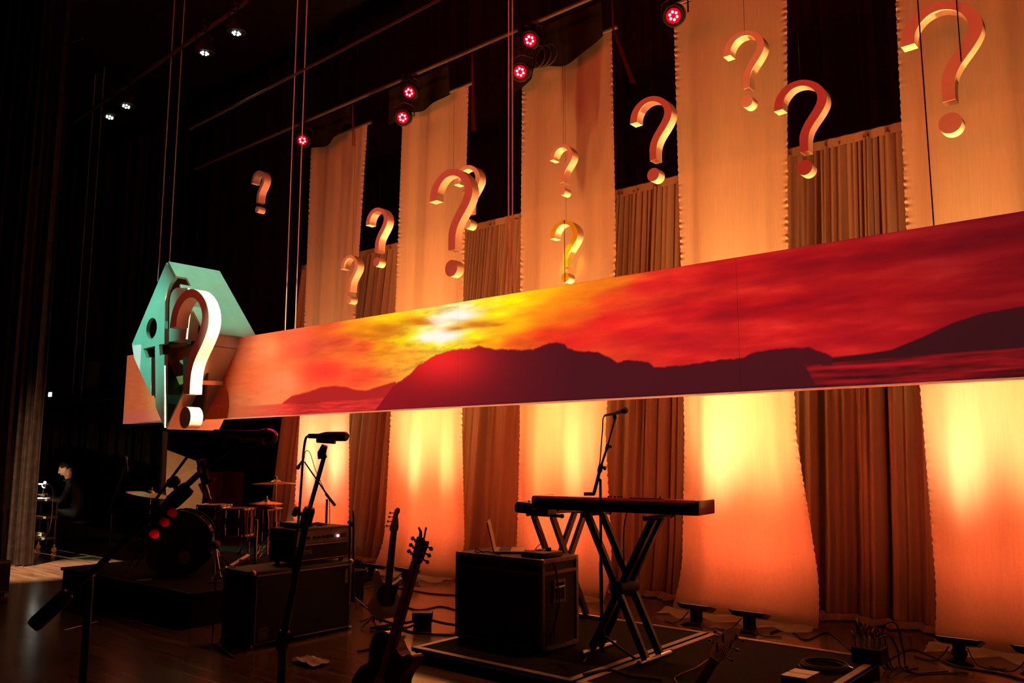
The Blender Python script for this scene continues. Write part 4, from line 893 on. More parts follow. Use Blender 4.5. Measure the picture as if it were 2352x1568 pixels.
# ================================================================== LAPTOP CASE
cx0, cx1, cy0, cy1, cz0, cz1 = -4.57, -3.715, 4.80, 5.24, 0.1, 0.755
r = thing('flight_case', 'upright black flight case with metal edges, laptop on top', 'case', ((cx0 + cx1) / 2, (cy0 + cy1) / 2, cz0))
MB().box(cx0 + 0.012, cx1 - 0.012, cy0 + 0.012, cy1 - 0.012, cz0 + 0.02, cz1 - 0.01).build('panel', CASEP, r, smooth=False)
DALU = mat('worn_aluminium_edge', (0.26, 0.22, 0.20), 0.45, 0.7, 0.25, 40)
e = 0.028
for x in (cx0, cx1):
    for y in (cy0, cy1): MB().box(min(x, x + (e if x == cx0 else -e)), max(x, x + (e if x == cx0 else -e)), min(y, y + (e if y == cy0 else -e)), max(y, y + (e if y == cy0 else -e)), cz0 + 0.02, cz1).build('corner_edge', DALU, r, smooth=False)
for z in (cz0 + 0.02, cz1 - e, cz1 - 0.11):
    h_ = e if z != cz1 - 0.11 else 0.022
    for y in (cy0, cy1): MB().box(cx0 + e, cx1 - e, min(y, y + (0.014 if y == cy0 else -0.014)), max(y, y + (0.014 if y == cy0 else -0.014)), z, z + h_).build('edge_strip', DALU, r, smooth=False)
    for x in (cx0, cx1): MB().box(min(x, x + (0.014 if x == cx0 else -0.014)), max(x, x + (0.014 if x == cx0 else -0.014)), cy0 + e, cy1 - e, z, z + h_).build('edge_strip', DALU, r, smooth=False)
MB().box(cx0 + 0.02, cx1 - 0.02, cy0 + 0.02, cy1 - 0.02, cz1 - 0.01, cz1 - 0.002).build('lid', CASEP, r, smooth=False)
for x in (cx0 + 0.02, cx1 - 0.02):
    for y in (cy0 + 0.02, cy1 - 0.02): MB().ball((x, y, cz1 - 0.02), 0.027, 8).build('ball_corner', STEEL, r)
hz, hy = 0.52, (cy0 + cy1) / 2 - 0.02
MB().box(cx1 - 0.012, cx1 - 0.006, hy - 0.065, hy + 0.065, hz - 0.065, hz + 0.065).build('handle_dish', BLKM, r, smooth=False); dsh = bpy.data.objects[LAST[0]]
for a in ((hy - .075, hy + .075, hz + .06, hz + .08), (hy - .075, hy + .075, hz - .08, hz - .06), (hy - .075, hy - .058, hz - .06, hz + .06), (hy + .058, hy + .075, hz - .06, hz + .06)):
    MB().box(cx1 - 0.012, cx1 + 0.001, *a).build('handle_frame', DALU, dsh, smooth=False)
MB().tube([(cx1 + 0.002, hy - 0.055, hz + 0.03), (cx1 + 0.006, hy, hz + 0.028), (cx1 + 0.002, hy + 0.055, hz + 0.03)], 0.008, 8).build('handle', STEEL, dsh)
for x in (cx0 + 0.05, cx1 - 0.05):
    for y in (cy0 + 0.05, cy1 - 0.05): MB().box(x - .03, x + .03, y - .03, y + .03, cz0, cz0 + 0.02).build('foot', BLKM, r, smooth=False)
for k in range(5):
    MB().tube(smooth_path([(cx1 - 0.05 - 0.02 * k, cy0 + 0.1, cz1 + 0.002), (cx1 + 0.012, cy0 + 0.12 + 0.02 * k, cz1 - 0.05), (cx1 + 0.014, cy0 + 0.18 - 0.03 * k, 0.45), (cx1 + 0.02, cy0 + 0.05 + 0.05 * k, 0.2)]), 0.004, 6).build('hanging_lead', BLKM, r) if k < 2 else None
lx, ly = PX(1132, 1262, -4.3), None
r = thing('laptop', 'open silver laptop seen from its side on the flight case', 'laptop', (-4.25, 5.0, cz1))
hx = -4.33
LT = M.Translation((-4.36, 5.02, 0)) @ M.Rotation(radians(38), 4, 'Z') @ M.Translation((4.33, -5.02, 0))
MB().bbox(hx, hx + 0.235, 4.86, 5.18, cz1 + 0.002, cz1 + 0.016, 0.004).xf(LT).build('base', SILVER, r)
MB().box(hx + 0.04, hx + 0.13, 4.88, 5.16, cz1 + 0.0155, cz1 + 0.018).xf(LT).build('keyboard', BLKM, r, smooth=False)
MB().obox((hx - 0.025, 5.02, cz1 + 0.125), (0.009, 0.32, 0.225), M.Rotation(radians(-13), 3, 'Y')).xf(LT).build('screen', SILVER, r, smooth=False)
MB().tube(smooth_path([(hx + 0.01, 4.85, cz1 + 0.006), (hx - 0.05, 4.83, cz1 + 0.03), (hx - 0.04, 4.815, cz1 + 0.008), (hx + 0.09, 4.815, cz1 + 0.02), (hx + 0.2, 4.82, cz1 + 0.005)]), 0.004, 6).build('lead', BLKM, r)
r = thing('audio_interface', 'small flat audio box with a dark knob on the right of the flight case top', 'audio unit', (-3.85, 5.02, cz1))
MB().bbox(-3.98, -3.77, 4.88, 5.12, cz1 + 0.001, cz1 + 0.036, 0.004).build('body', mat('brown_metal_box', (0.05, 0.03, 0.025), 0.4), r)
MB().lathe((-3.86, 5.06, cz1 + 0.036), (0, 0, 1), [(0.024, 0), (0.022, 0.022)], 14).build('dial', BLKM, r)
MB().box(-3.95, -3.90, 5.02, 5.10, cz1 + 0.036, cz1 + 0.041).build('pad', PAPER, r, smooth=False)

# ================================================================== GUITARS
def guitar(r, o, up, nrm, outline, thick, bodym, L_body, L_neck, L_head, head, tuners, neckw, extra):
    """local u across, v up the neck from the body's foot, w out of the face"""
    o = V(o); v_ = V(up).normalized(); w_ = (V(nrm) - v_ * V(nrm).dot(v_)).normalized(); u_ = v_.cross(w_)
    F = lambda u, v, w: o + u_ * u + v_ * v + w_ * w
    ol = [(q.x, q.y) for q in smooth_path([(a, b, 0) for a, b in outline], 5, True)]
    MB().prism(ol, F, -thick, 0).build('body', bodym, r)
    MB().prism([(-neckw * .55, L_body * .72), (neckw * .55, L_body * .72), (neckw * .42, L_body + L_neck), (-neckw * .42, L_body + L_neck)], F, -0.012, 0.010).build('neck', WOODN, r, smooth=False)
    MB().prism([(-neckw * .55, L_body * .70), (neckw * .55, L_body * .70), (neckw * .42, L_body + L_neck), (-neckw * .42, L_body + L_neck)], F, 0.010, 0.016).build('fretboard', ROSE, r, smooth=False)
    h0 = L_body + L_neck
    MB().prism([(q.x, q.y) for q in smooth_path([(a, h0 + b, 0) for a, b in head[0]], 3, True)], F, -0.010, 0.006).build('headstock', head[1], r, smooth=False); hs_ = bpy.data.objects[LAST[0]]
    for a, b, sgn in tuners:
        MB().tube([F(a, h0 + b, -0.002), F(a + 0.028 * sgn, h0 + b, -0.002)], 0.004, 6).ball(F(a + 0.036 * sgn, h0 + b, -0.002), 0.011, 8, (1, 1, 1)).build('tuner', head[2], hs_)
        MB().lathe(F(a, h0 + b, 0.004), w_, [(0.006, 0), (0.005, 0.014)], 8).build('tuning_post', CHROME, hs_)
    for k in range(extra.get('strings', 4)):
        t = (k + 0.5) / extra.get('strings', 4) - 0.5
        MB().tube([F(t * neckw * .8, L_body * .2, 0.022), F(t * neckw * .7, h0, 0.020), F(t * neckw * .9, h0 + 0.06 + 0.025 * k, 0.012)], 0.0012, 4).build('string', STEEL, r)
    for nm, poly, w0, w1, m in extra.get('plates', []):
        MB().prism([(q.x, q.y) for q in smooth_path([(a, b, 0) for a, b in poly], 4, True)] if len(poly) > 4 else poly, F, w0, w1).build(nm, m, r, smooth=False)
    return F
# bass: foot, head from the sight lines at one distance
D = 7.25; f = PD(882, 1460, D); hd = PD(906, 1205, D); f.z = max(f.z, 0.075)
up = hd - f; nv = (-f).normalized(); nv.z = 0.25; nv = nv + RT * 0.30
r = thing('bass_guitar', 'cream bodied bass guitar with a dark pickguard standing beside the cabinet', 'guitar', (f.x, f.y, 0))
bo = [(x * 0.88, y * 0.88) for x, y in [(0.0, 0.0), (0.10, 0.02), (0.165, 0.10), (0.150, 0.19), (0.105, 0.26), (0.120, 0.33), (0.150, 0.385), (0.128, 0.40), (0.075, 0.355), (0.03, 0.345), (-0.03, 0.36), (-0.07, 0.40), (-0.105, 0.475), (-0.135, 0.49), (-0.145, 0.44), (-0.125, 0.33), (-0.13, 0.25), (-0.165, 0.16), (-0.16, 0.07), (-0.09, 0.01)]]
LH = (hd - f).length
hb = [(-0.022, 0), (0.022, 0), (0.038, 0.03), (0.030, 0.10), (0.022, 0.15), (0.034, 0.175), (0.030, 0.205), (0.006, 0.21), (-0.010, 0.185), (-0.020, 0.13), (-0.032, 0.06), (-0.040, 0.02)]
guitar(r, f, up, nv, bo, 0.042, CREAMG, 0.37, LH - 0.37 - 0.06, 0.2, (hb, WOODN, CHROME), [(-0.030, 0.05, -1), (-0.024, 0.09, -1), (-0.018, 0.13, -1), (-0.012, 0.165, -1)], 0.058,
       {'strings': 4, 'plates': [('pickguard', [(-0.026, 0.114), (0.07, 0.123), (0.08, 0.21), (0.095, 0.295), (0.05, 0.29), (0.0, 0.315), (-0.05, 0.295), (-0.085, 0.26), (-0.08, 0.175)], 0.0, 0.004, BLK),
                                ('pickup', [(-0.045, 0.20), (0.045, 0.20), (0.045, 0.23), (-0.045, 0.23)], 0.004, 0.014, BLKM), ('bridge', [(-0.04, 0.07), (0.04, 0.07), (0.04, 0.11), (-0.04, 0.11)], 0.0, 0.012, CHROME)]})
def gstand(foot, back, label):
    r = thing('guitar_stand', label, 'guitar stand', (foot.x, foot.y, 0), 'guitar stands')
    c = foot + back * 0.12
    MB().tube([(c.x, c.y, 0.02), c + V((0, 0, 0.34))], 0.010, 8).build('post', BLK, r)
    sd = back.cross(V((0, 0, 1))).normalized()
    for k in (-1, 1):
        a = c + sd * 0.10 * k
        MB().tube([c + V((0, 0, 0.10)), a + V((0, 0, 0.07)), a - back * 0.13 + V((0, 0, 0.06)), a - back * 0.15 + V((0, 0, 0.10))], 0.008, 8).build('cradle_arm', BLKM, r)
        MB().tube([c + V((0, 0, 0.14)), c + sd * 0.2 * k - back * 0.10 + V((0, 0, 0.011 - c.z))], 0.009, 8).build('leg', BLK, r)
    MB().tube([c + V((0, 0, 0.14)), c + back * 0.22 + V((0, 0, 0.011 - c.z))], 0.009, 8).build('leg', BLK, r)
bk = (-nv).copy(); bk.z = 0; bk.normalize()
gstand(V((f.x, f.y, 0.0)), bk, 'low black stand holding the cream bass guitar')
# hollow body guitar, nearer
D = 4.1; f = PD(846, 1674, D); hd = PD(956, 1291, D)
up = hd - f; nv = (-f).normalized() * 0.70; nv.z = 0.22; nv = nv + RT * -0.62
r = thing('hollow_body_guitar', 'dark wine archtop guitar with f holes leaning nearest the viewer, a capo on its head', 'guitar', (f.x, f.y, 0))
go = [(0, 0), (0.11, 0.012), (0.185, 0.075), (0.20, 0.16), (0.17, 0.235), (0.125, 0.285), (0.125, 0.34), (0.150, 0.40), (0.155, 0.44), (0.125, 0.445), (0.085, 0.415), (0.04, 0.425), (0.0, 0.45), (-0.05, 0.47), (-0.11, 0.455), (-0.145, 0.41), (-0.14, 0.34), (-0.125, 0.285), (-0.17, 0.235), (-0.20, 0.16), (-0.185, 0.075), (-0.11, 0.012)]
hh = [(-0.020, 0), (0.020, 0), (0.032, 0.02), (0.035, 0.065), (0.039, 0.11), (0.030, 0.122), (0.010, 0.114), (0.0, 0.126), (-0.010, 0.114), (-0.030, 0.122), (-0.039, 0.11), (-0.035, 0.065), (-0.032, 0.02)]
LH = (hd - f).length
F = guitar(r, f, up, nv, go, 0.075, SUNB, 0.46, LH - 0.46, 0.17, (hh, BLK, CHROME), [(sx * 0.034, b_, sx) for sx in (-1, 1) for b_ in (0.03, 0.063, 0.097)], 0.050,
       {'strings': 6, 'plates': [('f_hole', [(0.095, 0.13), (0.108, 0.15), (0.115, 0.19), (0.105, 0.23), (0.095, 0.245), (0.088, 0.24), (0.098, 0.20), (0.095, 0.16), (0.086, 0.14)], 0.0005, 0.002, BLKM),
                                ('f_hole', [(-0.095, 0.13), (-0.108, 0.15), (-0.115, 0.19), (-0.105, 0.23), (-0.095, 0.245), (-0.088, 0.24), (-0.098, 0.20), (-0.095, 0.16), (-0.086, 0.14)], 0.0005, 0.002, BLKM),
                                ('pickup', [(-0.04, 0.335), (0.04, 0.335), (0.04, 0.37), (-0.04, 0.37)], 0.0, 0.012, CHROME), ('pickup', [(-0.04, 0.225), (0.04, 0.225), (0.04, 0.26), (-0.04, 0.26)], 0.0, 0.012, CHROME),
                                ('bridge', [(-0.05, 0.17), (0.05, 0.17), (0.05, 0.185), (-0.05, 0.185)], 0.0, 0.016, CHROME), ('tailpiece', [(-0.02, 0.0), (0.02, 0.0), (0.03, 0.11), (-0.03, 0.11)], 0.001, 0.006, CHROME)]})
rim = [F(q.x, q.y, 0.0015) for q in smooth_path([(a, b, 0) for a, b in go], 5, True)]
MB().tube(rim + [rim[0]], 0.003, 5).build('binding', mat('reddish_binding', (0.30, 0.06, 0.05), 0.3), r)
h0 = LH
MB().tube([F(-0.02, h0 + 0.11, 0.0), F(-0.008, h0 + 0.135, 0.014), F(-0.010, h0 + 0.155, 0.02), F(-0.03, h0 + 0.168, 0.02)], [0.012, 0.009, 0.007, 0.005], 8).tube([F(0.014, h0 + 0.10, 0.008), F(0.017, h0 + 0.14, 0.012), F(0.013, h0 + 0.185, 0.015)], 0.004, 8).build('capo', BLKM, r)
bk = (-nv).copy(); bk.z = 0; bk.normalize()
gstand(V((f.x, f.y, 0.0)), bk, 'low black stand holding the dark archtop guitar')
# pale headstock guitar at the right; only its head and neck rise into view
D = 3.75; hd = PD(1640, 1518, D); tp = PD(1697, 1424, D + 0.16); d = (tp - hd).normalized()
f = hd - d * 0.98; d0 = V((0, 0, 1))
f = hd - d * 0.80; up = hd - f
r = thing('electric_guitar', 'electric guitar at lower right, only its pale shiny headstock and tuners in view', 'guitar', (f.x, f.y, 0))
nv = (-f).normalized(); nv.z = 0.75
hs = [(-0.020, 0), (0.020, 0), (0.030, 0.02), (0.030, 0.06), (0.034, 0.12), (0.036, 0.19), (0.022, 0.215), (0.0, 0.205), (-0.022, 0.18), (-0.034, 0.12), (-0.036, 0.05), (-0.030, 0.018)]
LH = (hd - f).length
F = guitar(r, f, up, nv, bo, 0.042, CREAMG, 0.36, LH - 0.36, 0.2, (hs, mat('pale_lacquer_headstock', (0.62, 0.46, 0.38), 0.25, var=0.2), CHROME), [(-0.026 if k % 2 else 0.026, 0.05 + 0.03 * k, -1 if k % 2 else 1) for k in range(5)], 0.048, {'strings': 6})
MB().prism([(-0.022, -0.004), (0.022, -0.004), (0.022, 0.004), (-0.022, 0.004)], F if False else (lambda u, v, w: F(u, LH + v, w)), 0.012, 0.022).build('nut', IVORY, r, smooth=False)
bk = (-nv).copy(); bk.z = 0; bk.normalize()
gstand(V((f.x, f.y, 0.0)), bk, 'low black stand holding the electric guitar at lower right')

# ================================================================== DRUM KIT (on its riser, top at 0.30)
RZ = 0.30
def drum(name, label, c, ax, rad, dep, lugs, group='drums of the kit', heads=True, legs=None, shellm=SHELL):
    c = V(c); ax = V(ax).normalized(); r = thing(name, label, 'drum', c, group)
    u = (V((0, 0, 1)).cross(ax)); u = u.normalized() if u.length > 0.1 else V((1, 0, 0)); q = ax.cross(u)
    MB().lathe(c - ax * dep / 2, ax, [(rad, 0), (rad, dep)], 36).build('shell', shellm, r)
    for s_ in (-1, 1):
        e = c + ax * (dep / 2 * s_)
        MB().lathe(e, ax * s_, [(rad * 0.97, 0.003), (rad * 0.97, 0.005)], 36).build('head', mat('drum_head', (0.02, 0.02, 0.022), 0.35) if heads else IVORY, r)
        MB().lathe(e - ax * 0.012 * s_, ax * s_, [(rad + 0.004, 0), (rad + 0.012, 0.003), (rad + 0.012, 0.022), (rad - 0.004, 0.024), (rad - 0.006, 0.016)], 36).build('hoop', CHROME if rad < 0.27 else BLK, r)
    for k in range(lugs):
        a = 2 * pi * k / lugs + 0.3; d = u * cos(a) + q * sin(a); p = c + d * (rad + 0.012)
        MB().tube([p - ax * dep * 0.5, p + ax * dep * 0.5], 0.0045, 6).build('tension_rod', CHROME, r)
        MB().obox(p - d * 0.004, (0.02, 0.024, min(0.10, dep * 0.5)), M((ax.cross(d), d, ax)).transposed()).build('lug', CHROME, r)
    for l in legs or []: MB().tube([l[0], l[1]], 0.008, 8).ball(l[1], 0.013, 8).build('leg', CHROME, r)
    return r
kc = PD(415, 1252, 8.38); kr = 0.315; kc.z = RZ + kr + 0.012
kax = V((0.80, -0.60, 0))
r = drum('bass_drum', 'large black bass drum facing the viewer with a round port in its head', kc, kax, kr, 0.42, 10, legs=[(kc + V((0.30, 0.22, -0.08)), V((kc.x + 0.50, kc.y + 0.16, RZ + 0.012))), (kc + V((-0.20, -0.26, -0.08)), V((kc.x - 0.16, kc.y - 0.46, RZ + 0.012)))])
u = V((0.6, 0.8, 0)); fc = kc + kax * 0.218
pc = fc + u * 0.07 - ZZ * 0.13
MB().lathe(pc, kax, [(0.055, 0), (0.062, 0.003), (0.062, 0.006), (0.05, 0.006)], 24).build('port_ring', DIMS, r); prt = bpy.data.objects[LAST[0]]
MB().lathe(pc, kax, [(0.049, 0.0), (0.049, 0.004)], 24).build('port_hole', BLKM, prt)
tc = PD(545, 1197, 8.75); drum('rack_tom', 'black rack tom with chrome hoops above the right side of the bass drum', tc, (0.01, -0.02, 1), 0.165, 0.27, 8)
MB().tube([V((tc.x - 0.02, tc.y + 0.15, tc.z)), V((tc.x - 0.03, tc.y + 0.26, tc.z)), V((tc.x - 0.03, tc.y + 0.26, RZ + 0.01))], 0.012, 8).build('tom_post', CHROME, bpy.data.objects['rack_tom'])
sc_ = PD(492, 1174, 9.15)
r = drum('snare_drum', 'snare drum with pale hoops between the bass drum and rack tom', sc_, (0.0, -0.01, 1), 0.175, 0.14, 8, heads=False)
for a in (0.3, 2.4, 4.5): MB().tube([sc_ - ZZ * 0.09, V((sc_.x, sc_.y, 0.52)), V((sc_.x + 0.24 * cos(a), sc_.y + 0.24 * sin(a), RZ + 0.01))], 0.008, 8).build('stand_leg', CHROME, r)
fc = PD(598, 1215, 9.45); fc.z = max(fc.z, RZ + 0.40)
drum('floor_tom', 'black floor tom on chrome legs at the right of the kit', fc, (0, 0, 1), 0.205, 0.38, 8, legs=[(fc + V((0.22 * cos(a), 0.22 * sin(a), 0.05)), V((fc.x + 0.235 * cos(a), fc.y + 0.235 * sin(a), RZ + 0.012))) for a in (0.5, 2.6, 4.7)])
def cymbal(name, label, c, ax, rad, foot, extra=None):
    c = V(c); ax = V(ax).normalized(); r = thing(name, label, 'cymbal', c, 'cymbals on stands')
    MB().lathe(c, ax, [(rad, -0.026), (rad * 0.62, -0.010), (rad * 0.22, 0.0), (rad * 0.17, 0.014), (rad * 0.06, 0.026), (0.006, 0.028), (0.005, 0.022), (rad * 0.16, 0.008), (rad * 0.22, -0.003), (rad * 0.62, -0.013), (rad, -0.028)], 40).build('bronze_plate', BRONZE, r)
    MB().tube([c + ax * 0.02, c + ax * 0.07], 0.005, 8).lathe(c + ax * 0.035, ax, [(0.014, 0), (0.012, 0.02)], 10).build('wing_nut', CHROME, r)
    f = V(foot)
    if (c.xy - f.xy).length > 0.12:
        j = V((f.x, f.y, c.z - 0.12)); MB().tube([c, j], 0.009, 8).build('boom_arm', CHROME, r); MB().tube([j, f + ZZ * 0.1], 0.011, 8).build('post', CHROME, r)
    else: MB().tube([c - ax * 0.005, V((f.x, f.y, c.z - 0.2)), f + ZZ * 0.1], [0.006, 0.009, 0.012], 8).build('post', CHROME, r)
    for a in (0.2, 2.3, 4.4): MB().tube([f + ZZ * 0.28, f + V((0.18 * cos(a), 0.18 * sin(a), 0.012))], 0.007, 8).build('leg', CHROME, r)
    MB().tube([f + ZZ * 0.3, f + ZZ * 0.38], 0.018, 8).build('height_collar', BLKM, r)
    if extra: MB().lathe(c - ax * 0.05, -ax, [(rad, 0.026), (rad * 0.62, 0.010), (rad * 0.22, 0.0), (rad * 0.17, 0.0), (rad * 0.62, 0.013), (rad, 0.028)], 36).build('lower_plate', BRONZE, r)
    return r
c = PD(346, 1131, 9.1); cymbal('ride_cymbal', 'bronze cymbal tilted toward the viewer at the left of the kit', c, (0.12, 0.10, 1.0) + V((RT.x, RT.y, 0)) * 0.13 if False else V((0.13, 0.11, 1.0)), 0.25, (c.x, c.y, RZ))
c = PD(634, 1106, 9.6); cymbal('crash_cymbal', 'bronze cymbal at the right of the kit, highest of the three', c, V((-0.03, 0.02, 1)), 0.275, (c.x, c.y, RZ))
c = PD(612, 1151, 9.25); cymbal('hi_hat', 'pair of smaller bronze cymbals just below the highest one', c, V((0.0, 0.01, 1)), 0.185, (c.x + 0.02, c.y + 0.02, RZ), True)
# kick pedal side hardware, shiny
p = PD(560, 1250, 8.9)
r = thing('drum_pedal', 'shiny chrome pedal and rods beside the bass drum', 'drum pedal', (p.x, p.y, RZ))
MB().box(p.x - 0.05, p.x + 0.05, p.y - 0.16, p.y + 0.12, RZ, RZ + 0.014).build('base_plate', BLK, r)
MB().obox((p.x, p.y - 0.02, RZ + 0.09), (0.08, 0.26, 0.014), M.Rotation(radians(24), 3, 'X')).build('footboard', CHROME, r)
for s_ in (-1, 1): MB().tube([(p.x + 0.06 * s_, p.y + 0.10, RZ + 0.01), (p.x + 0.06 * s_, p.y + 0.10, RZ + 0.33)], 0.010, 8).build('upright', CHROME, r)
MB().tube([(p.x - 0.07, p.y + 0.10, RZ + 0.32), (p.x + 0.09, p.y + 0.10, RZ + 0.33)], 0.012, 8).build('axle', CHROME, r)
MB().tube([(p.x, p.y + 0.10, RZ + 0.32), (p.x - 0.05, p.y + 0.02, RZ + 0.22), (p.x - 0.08, p.y - 0.02, RZ + 0.13)], 0.014, 8).build('beater_rod', CHROME, r)
# drum stool
p = PD(470, 1215, 9.9)
r = thing('drum_stool', 'round black drum stool behind the bass drum', 'stool', (p.x, p.y, RZ))
MB().lathe((p.x, p.y, RZ + 0.47), (0, 0, 1), [(0.15, 0), (0.165, 0.02), (0.165, 0.06), (0.14, 0.08)], 24).build('seat', BLKM, r)
MB().tube([(p.x, p.y, RZ + 0.12), (p.x, p.y, RZ + 0.48)], 0.015, 8).build('post', CHROME, r)
for a in (0.3, 2.4, 4.5): MB().tube([(p.x, p.y, RZ + 0.25), (p.x + 0.25 * cos(a), p.y + 0.25 * sin(a), RZ + 0.012)], 0.010, 8).build('leg', CHROME, r)
# low stand with a foam covered microphone before the kit
D = 7.9; b = PD(494, 1336, D); t = PD(492, 1262, D)
r = thing('short_stand', 'short pale stand with a round brown foam covered microphone beside the bass drum', 'microphone stand', (b.x, b.y, RZ), STG)
MB().tube([(b.x, b.y, RZ + 0.012), t], 0.007, 8).build('pole', STEEL, r); MB().lathe((b.x, b.y, RZ), (0, 0, 1), [(0.07, 0), (0.07, 0.008), (0.02, 0.014)], 20).build('base', BLK, r)
MB().ball(PD(496, 1251, D), 0.042, 14).build('foam_ball', mat('brown_foam', (0.16, 0.09, 0.06), 0.95, bump=0.5, scale=160), r); MB().tube([t, PD(494, 1257, D)], 0.012, 8).build('clip', BLK, r)
# short chrome stand at the left of the bass drum
D = 8.0; b = PD(333, 1302, D); t = PD(335, 1245, D)
r = thing('short_stand', 'thin chrome stand at the left edge of the bass drum', 'microphone stand', (b.x, b.y, RZ), STG)
MB().tube([(b.x, b.y, RZ + 0.012), t], 0.007, 8).build('pole', CHROME, r); MB().lathe((b.x, b.y, RZ), (0, 0, 1), [(0.07, 0), (0.07, 0.008), (0.02, 0.014)], 20).build('base', BLK, r)
MB().tube([t, PD(318, 1238, D)], 0.012, 8).build('clip', BLKM, r)

# ================================================================== BEHIND THE DRUMS
YS = 7.3
A_ = PY(384, 1033, YS); B_ = PY(474, 1067, 7.95); C_ = PY(381, 1102, YS - 0.25); D0 = PY(383, 1260, YS - 0.1); E0 = PY(452, 1260, 7.95)
r = thing('faceted_set_piece', 'pale beige folded set piece with slanted faces standing behind the drums', 'set piece', ((A_.x + B_.x) / 2, YS, 0))
D0.z = 0; E0.z = 0
back = V((-0.50, 0.19, 0))
MB().add([A_, B_, C_, A_ + back, B_ + back], [(0, 2, 1), (0, 1, 4, 3)]).build('upper_facet', BEIGE, r, smooth=False)
MB().add([C_, B_, E0, D0, B_ + back, E0 + back, A_ + back, D0 + back, A_], [(0, 3, 2, 1), (1, 2, 5, 4), (0, 8, 6, 7, 3), (6, 4, 5, 7), (3, 7, 5, 2)]).build('lower_facet', BEIGE, r, smooth=False)
p = PY(379, 1000, 6.35)
solo(MB().box(p.x - 0.03, p.x + 0.03, 6.32, 6.38, 0, 1.86), 'support_post', mat('dark_brown_post', (0.03, 0.02, 0.015), 0.7), 'dark upright post under the hexagon sign', 'post')
for (xa, xb), lab in [((480, 507), 'left dark red flat standing behind the drums'), ((509, 556), 'right wider dark red flat standing behind the drums')]:
    a = PY(xa, 1083, 8.75); b = PY(xb, 1084, 8.75)
    r = thing('red_flat', lab, 'set piece', ((a.x + b.x) / 2, 8.78, 0), 'dark red flats behind the drums')
    MB().box(a.x, b.x, 8.75, 8.78, 0.0, a.z).build('face_panel', REDCL, r, smooth=False)
    for x in (a.x + 0.03, b.x - 0.03): MB().box(x - 0.02, x + 0.02, 8.78, 8.83, 0, a.z - 0.02).build('batten', PLY, r, smooth=False)
    MB().add([(a.x + 0.05, 8.83, 0.7), (a.x + 0.09, 8.83, 0.7), (a.x + 0.09, 9.15, 0), (a.x + 0.05, 9.15, 0), (a.x + 0.05, 8.80, 0.7), (a.x + 0.09, 8.80, 0.7), (a.x + 0.09, 9.11, 0), (a.x + 0.05, 9.11, 0)], [(0, 1, 2, 3), (4, 7, 6, 5), (0, 4, 5, 1), (2, 6, 7, 3), (0, 3, 7, 4), (1, 5, 6, 2)]).build('brace', PLY, r, smooth=False)

pang = math.atan2(-0.86, -0.50); ppos = PY(151, 1080, 6.0) - V((cos(pang), sin(pang), 0)) * 0.24; ppos.z = 0
# ================================================================== WING: ROLLING CART, LAMP, SEATED PERSON
X0, X1, Y0, Y1 = -14.60, -13.95, 5.26, 5.60
r = thing('rolling_cart', 'three shelf rolling cart at the far left, its top bright under a small lamp', 'cart', ((X0 + X1) / 2, (Y0 + Y1) / 2, 0))
TUB = mat('grey_cart_tube', (0.20, 0.17, 0.15), 0.4, 0.5); SHELFM = mat('grey_cart_shelf', (0.22, 0.18, 0.15), 0.5)
for x in (X0 + 0.02, X1 - 0.02):
    for y in (Y0 + 0.02, Y1 - 0.02):
        MB().tube([(x, y, 0.11), (x, y, 0.80)], 0.016, 10).build('leg', TUB, r)
        w_ = MB().lathe((x - 0.015, y, 0.04), (1, 0, 0), [(0.04, 0), (0.04, 0.03)], 16).box(x - 0.02, x + 0.02, y - 0.012, y + 0.012, 0.06, 0.12).build('caster', STEEL, r)
for z in (0.20, 0.52, 0.79): MB().bbox(X0, X1, Y0, Y1, z, z + 0.035, 0.006).build('shelf', SHELFM, r)
for (a, b_, c_, d_, dz), lab in [((-14.52, -14.22, 5.29, 5.52, 0), 'large bright sheet of paper on the left of the rolling cart'), ((-14.20, -14.00, 5.30, 5.48, 0), 'smaller bright sheet of paper near the lamp foot on the rolling cart')]:
    solo(MB().grid(8, 6, lambda u, v: (a + (b_ - a) * u, c_ + (d_ - c_) * v, 0.8255 + 0.006 * sin(5 * u + 3 * v) ** 2)), 'paper_sheet', PAPER, lab, 'paper', 'papers on the rolling cart')
r = thing('gooseneck_lamp', 'small gooseneck lamp with a bright white head on the rolling cart', 'lamp', (-14.00, 5.53, 0.825))
gp = smooth_path([(-14.00, 5.53, 0.84), (-14.005, 5.525, 0.92), (-14.03, 5.51, 1.00), (-14.08, 5.48, 1.045), (-14.13, 5.45, 1.035)])
MB().tube(gp, 0.008, 8).build('gooseneck', TUB, r); MB().lathe((-14.00, 5.53, 0.825), (0, 0, 1), [(0.045, 0), (0.045, 0.012), (0.015, 0.02)], 18).build('base', BLK, r)
MB().lathe((-14.13, 5.45, 1.035), (-0.62, -0.35, -0.66), [(0.012, -0.03), (0.03, 0.0), (0.034, 0.03)], 16).build('shade', STEEL, r)
MB().lathe((-14.148, 5.44, 1.016), (-0.62, -0.35, -0.66), [(0.029, 0.0), (0.029, 0.014)], 16).build('bulb', mat('lamp_led', (1, 1, 1), 0.3, emit=((0.85, 0.92, 1.0), 22)), r)
MB().ball((-14.115, 5.435, 1.075), 0.02, 10).build('glow_cap', mat('lamp_cap', (1, 1, 1), 0.3, emit=((1.0, 0.95, 0.8), 5)), r)
spot('cart_lamp_beam', (-14.20, 5.40, 0.98), (-14.28, 5.38, 0.8), 16, (1.0, 0.9, 0.7), 140, 0.6, 0.02)
spot('cart_lamp_face_glow', (-14.42, 5.30, 1.0), (ppos.x - 0.1, ppos.y - 0.2, 1.25), 16, (1.0, 0.62, 0.28), 60, 0.9, 0.05)
r = thing('strip_lamp', 'short bright strip lamp on a thin arm above the rolling cart', 'lamp', (-14.46, 5.55, 0.825))
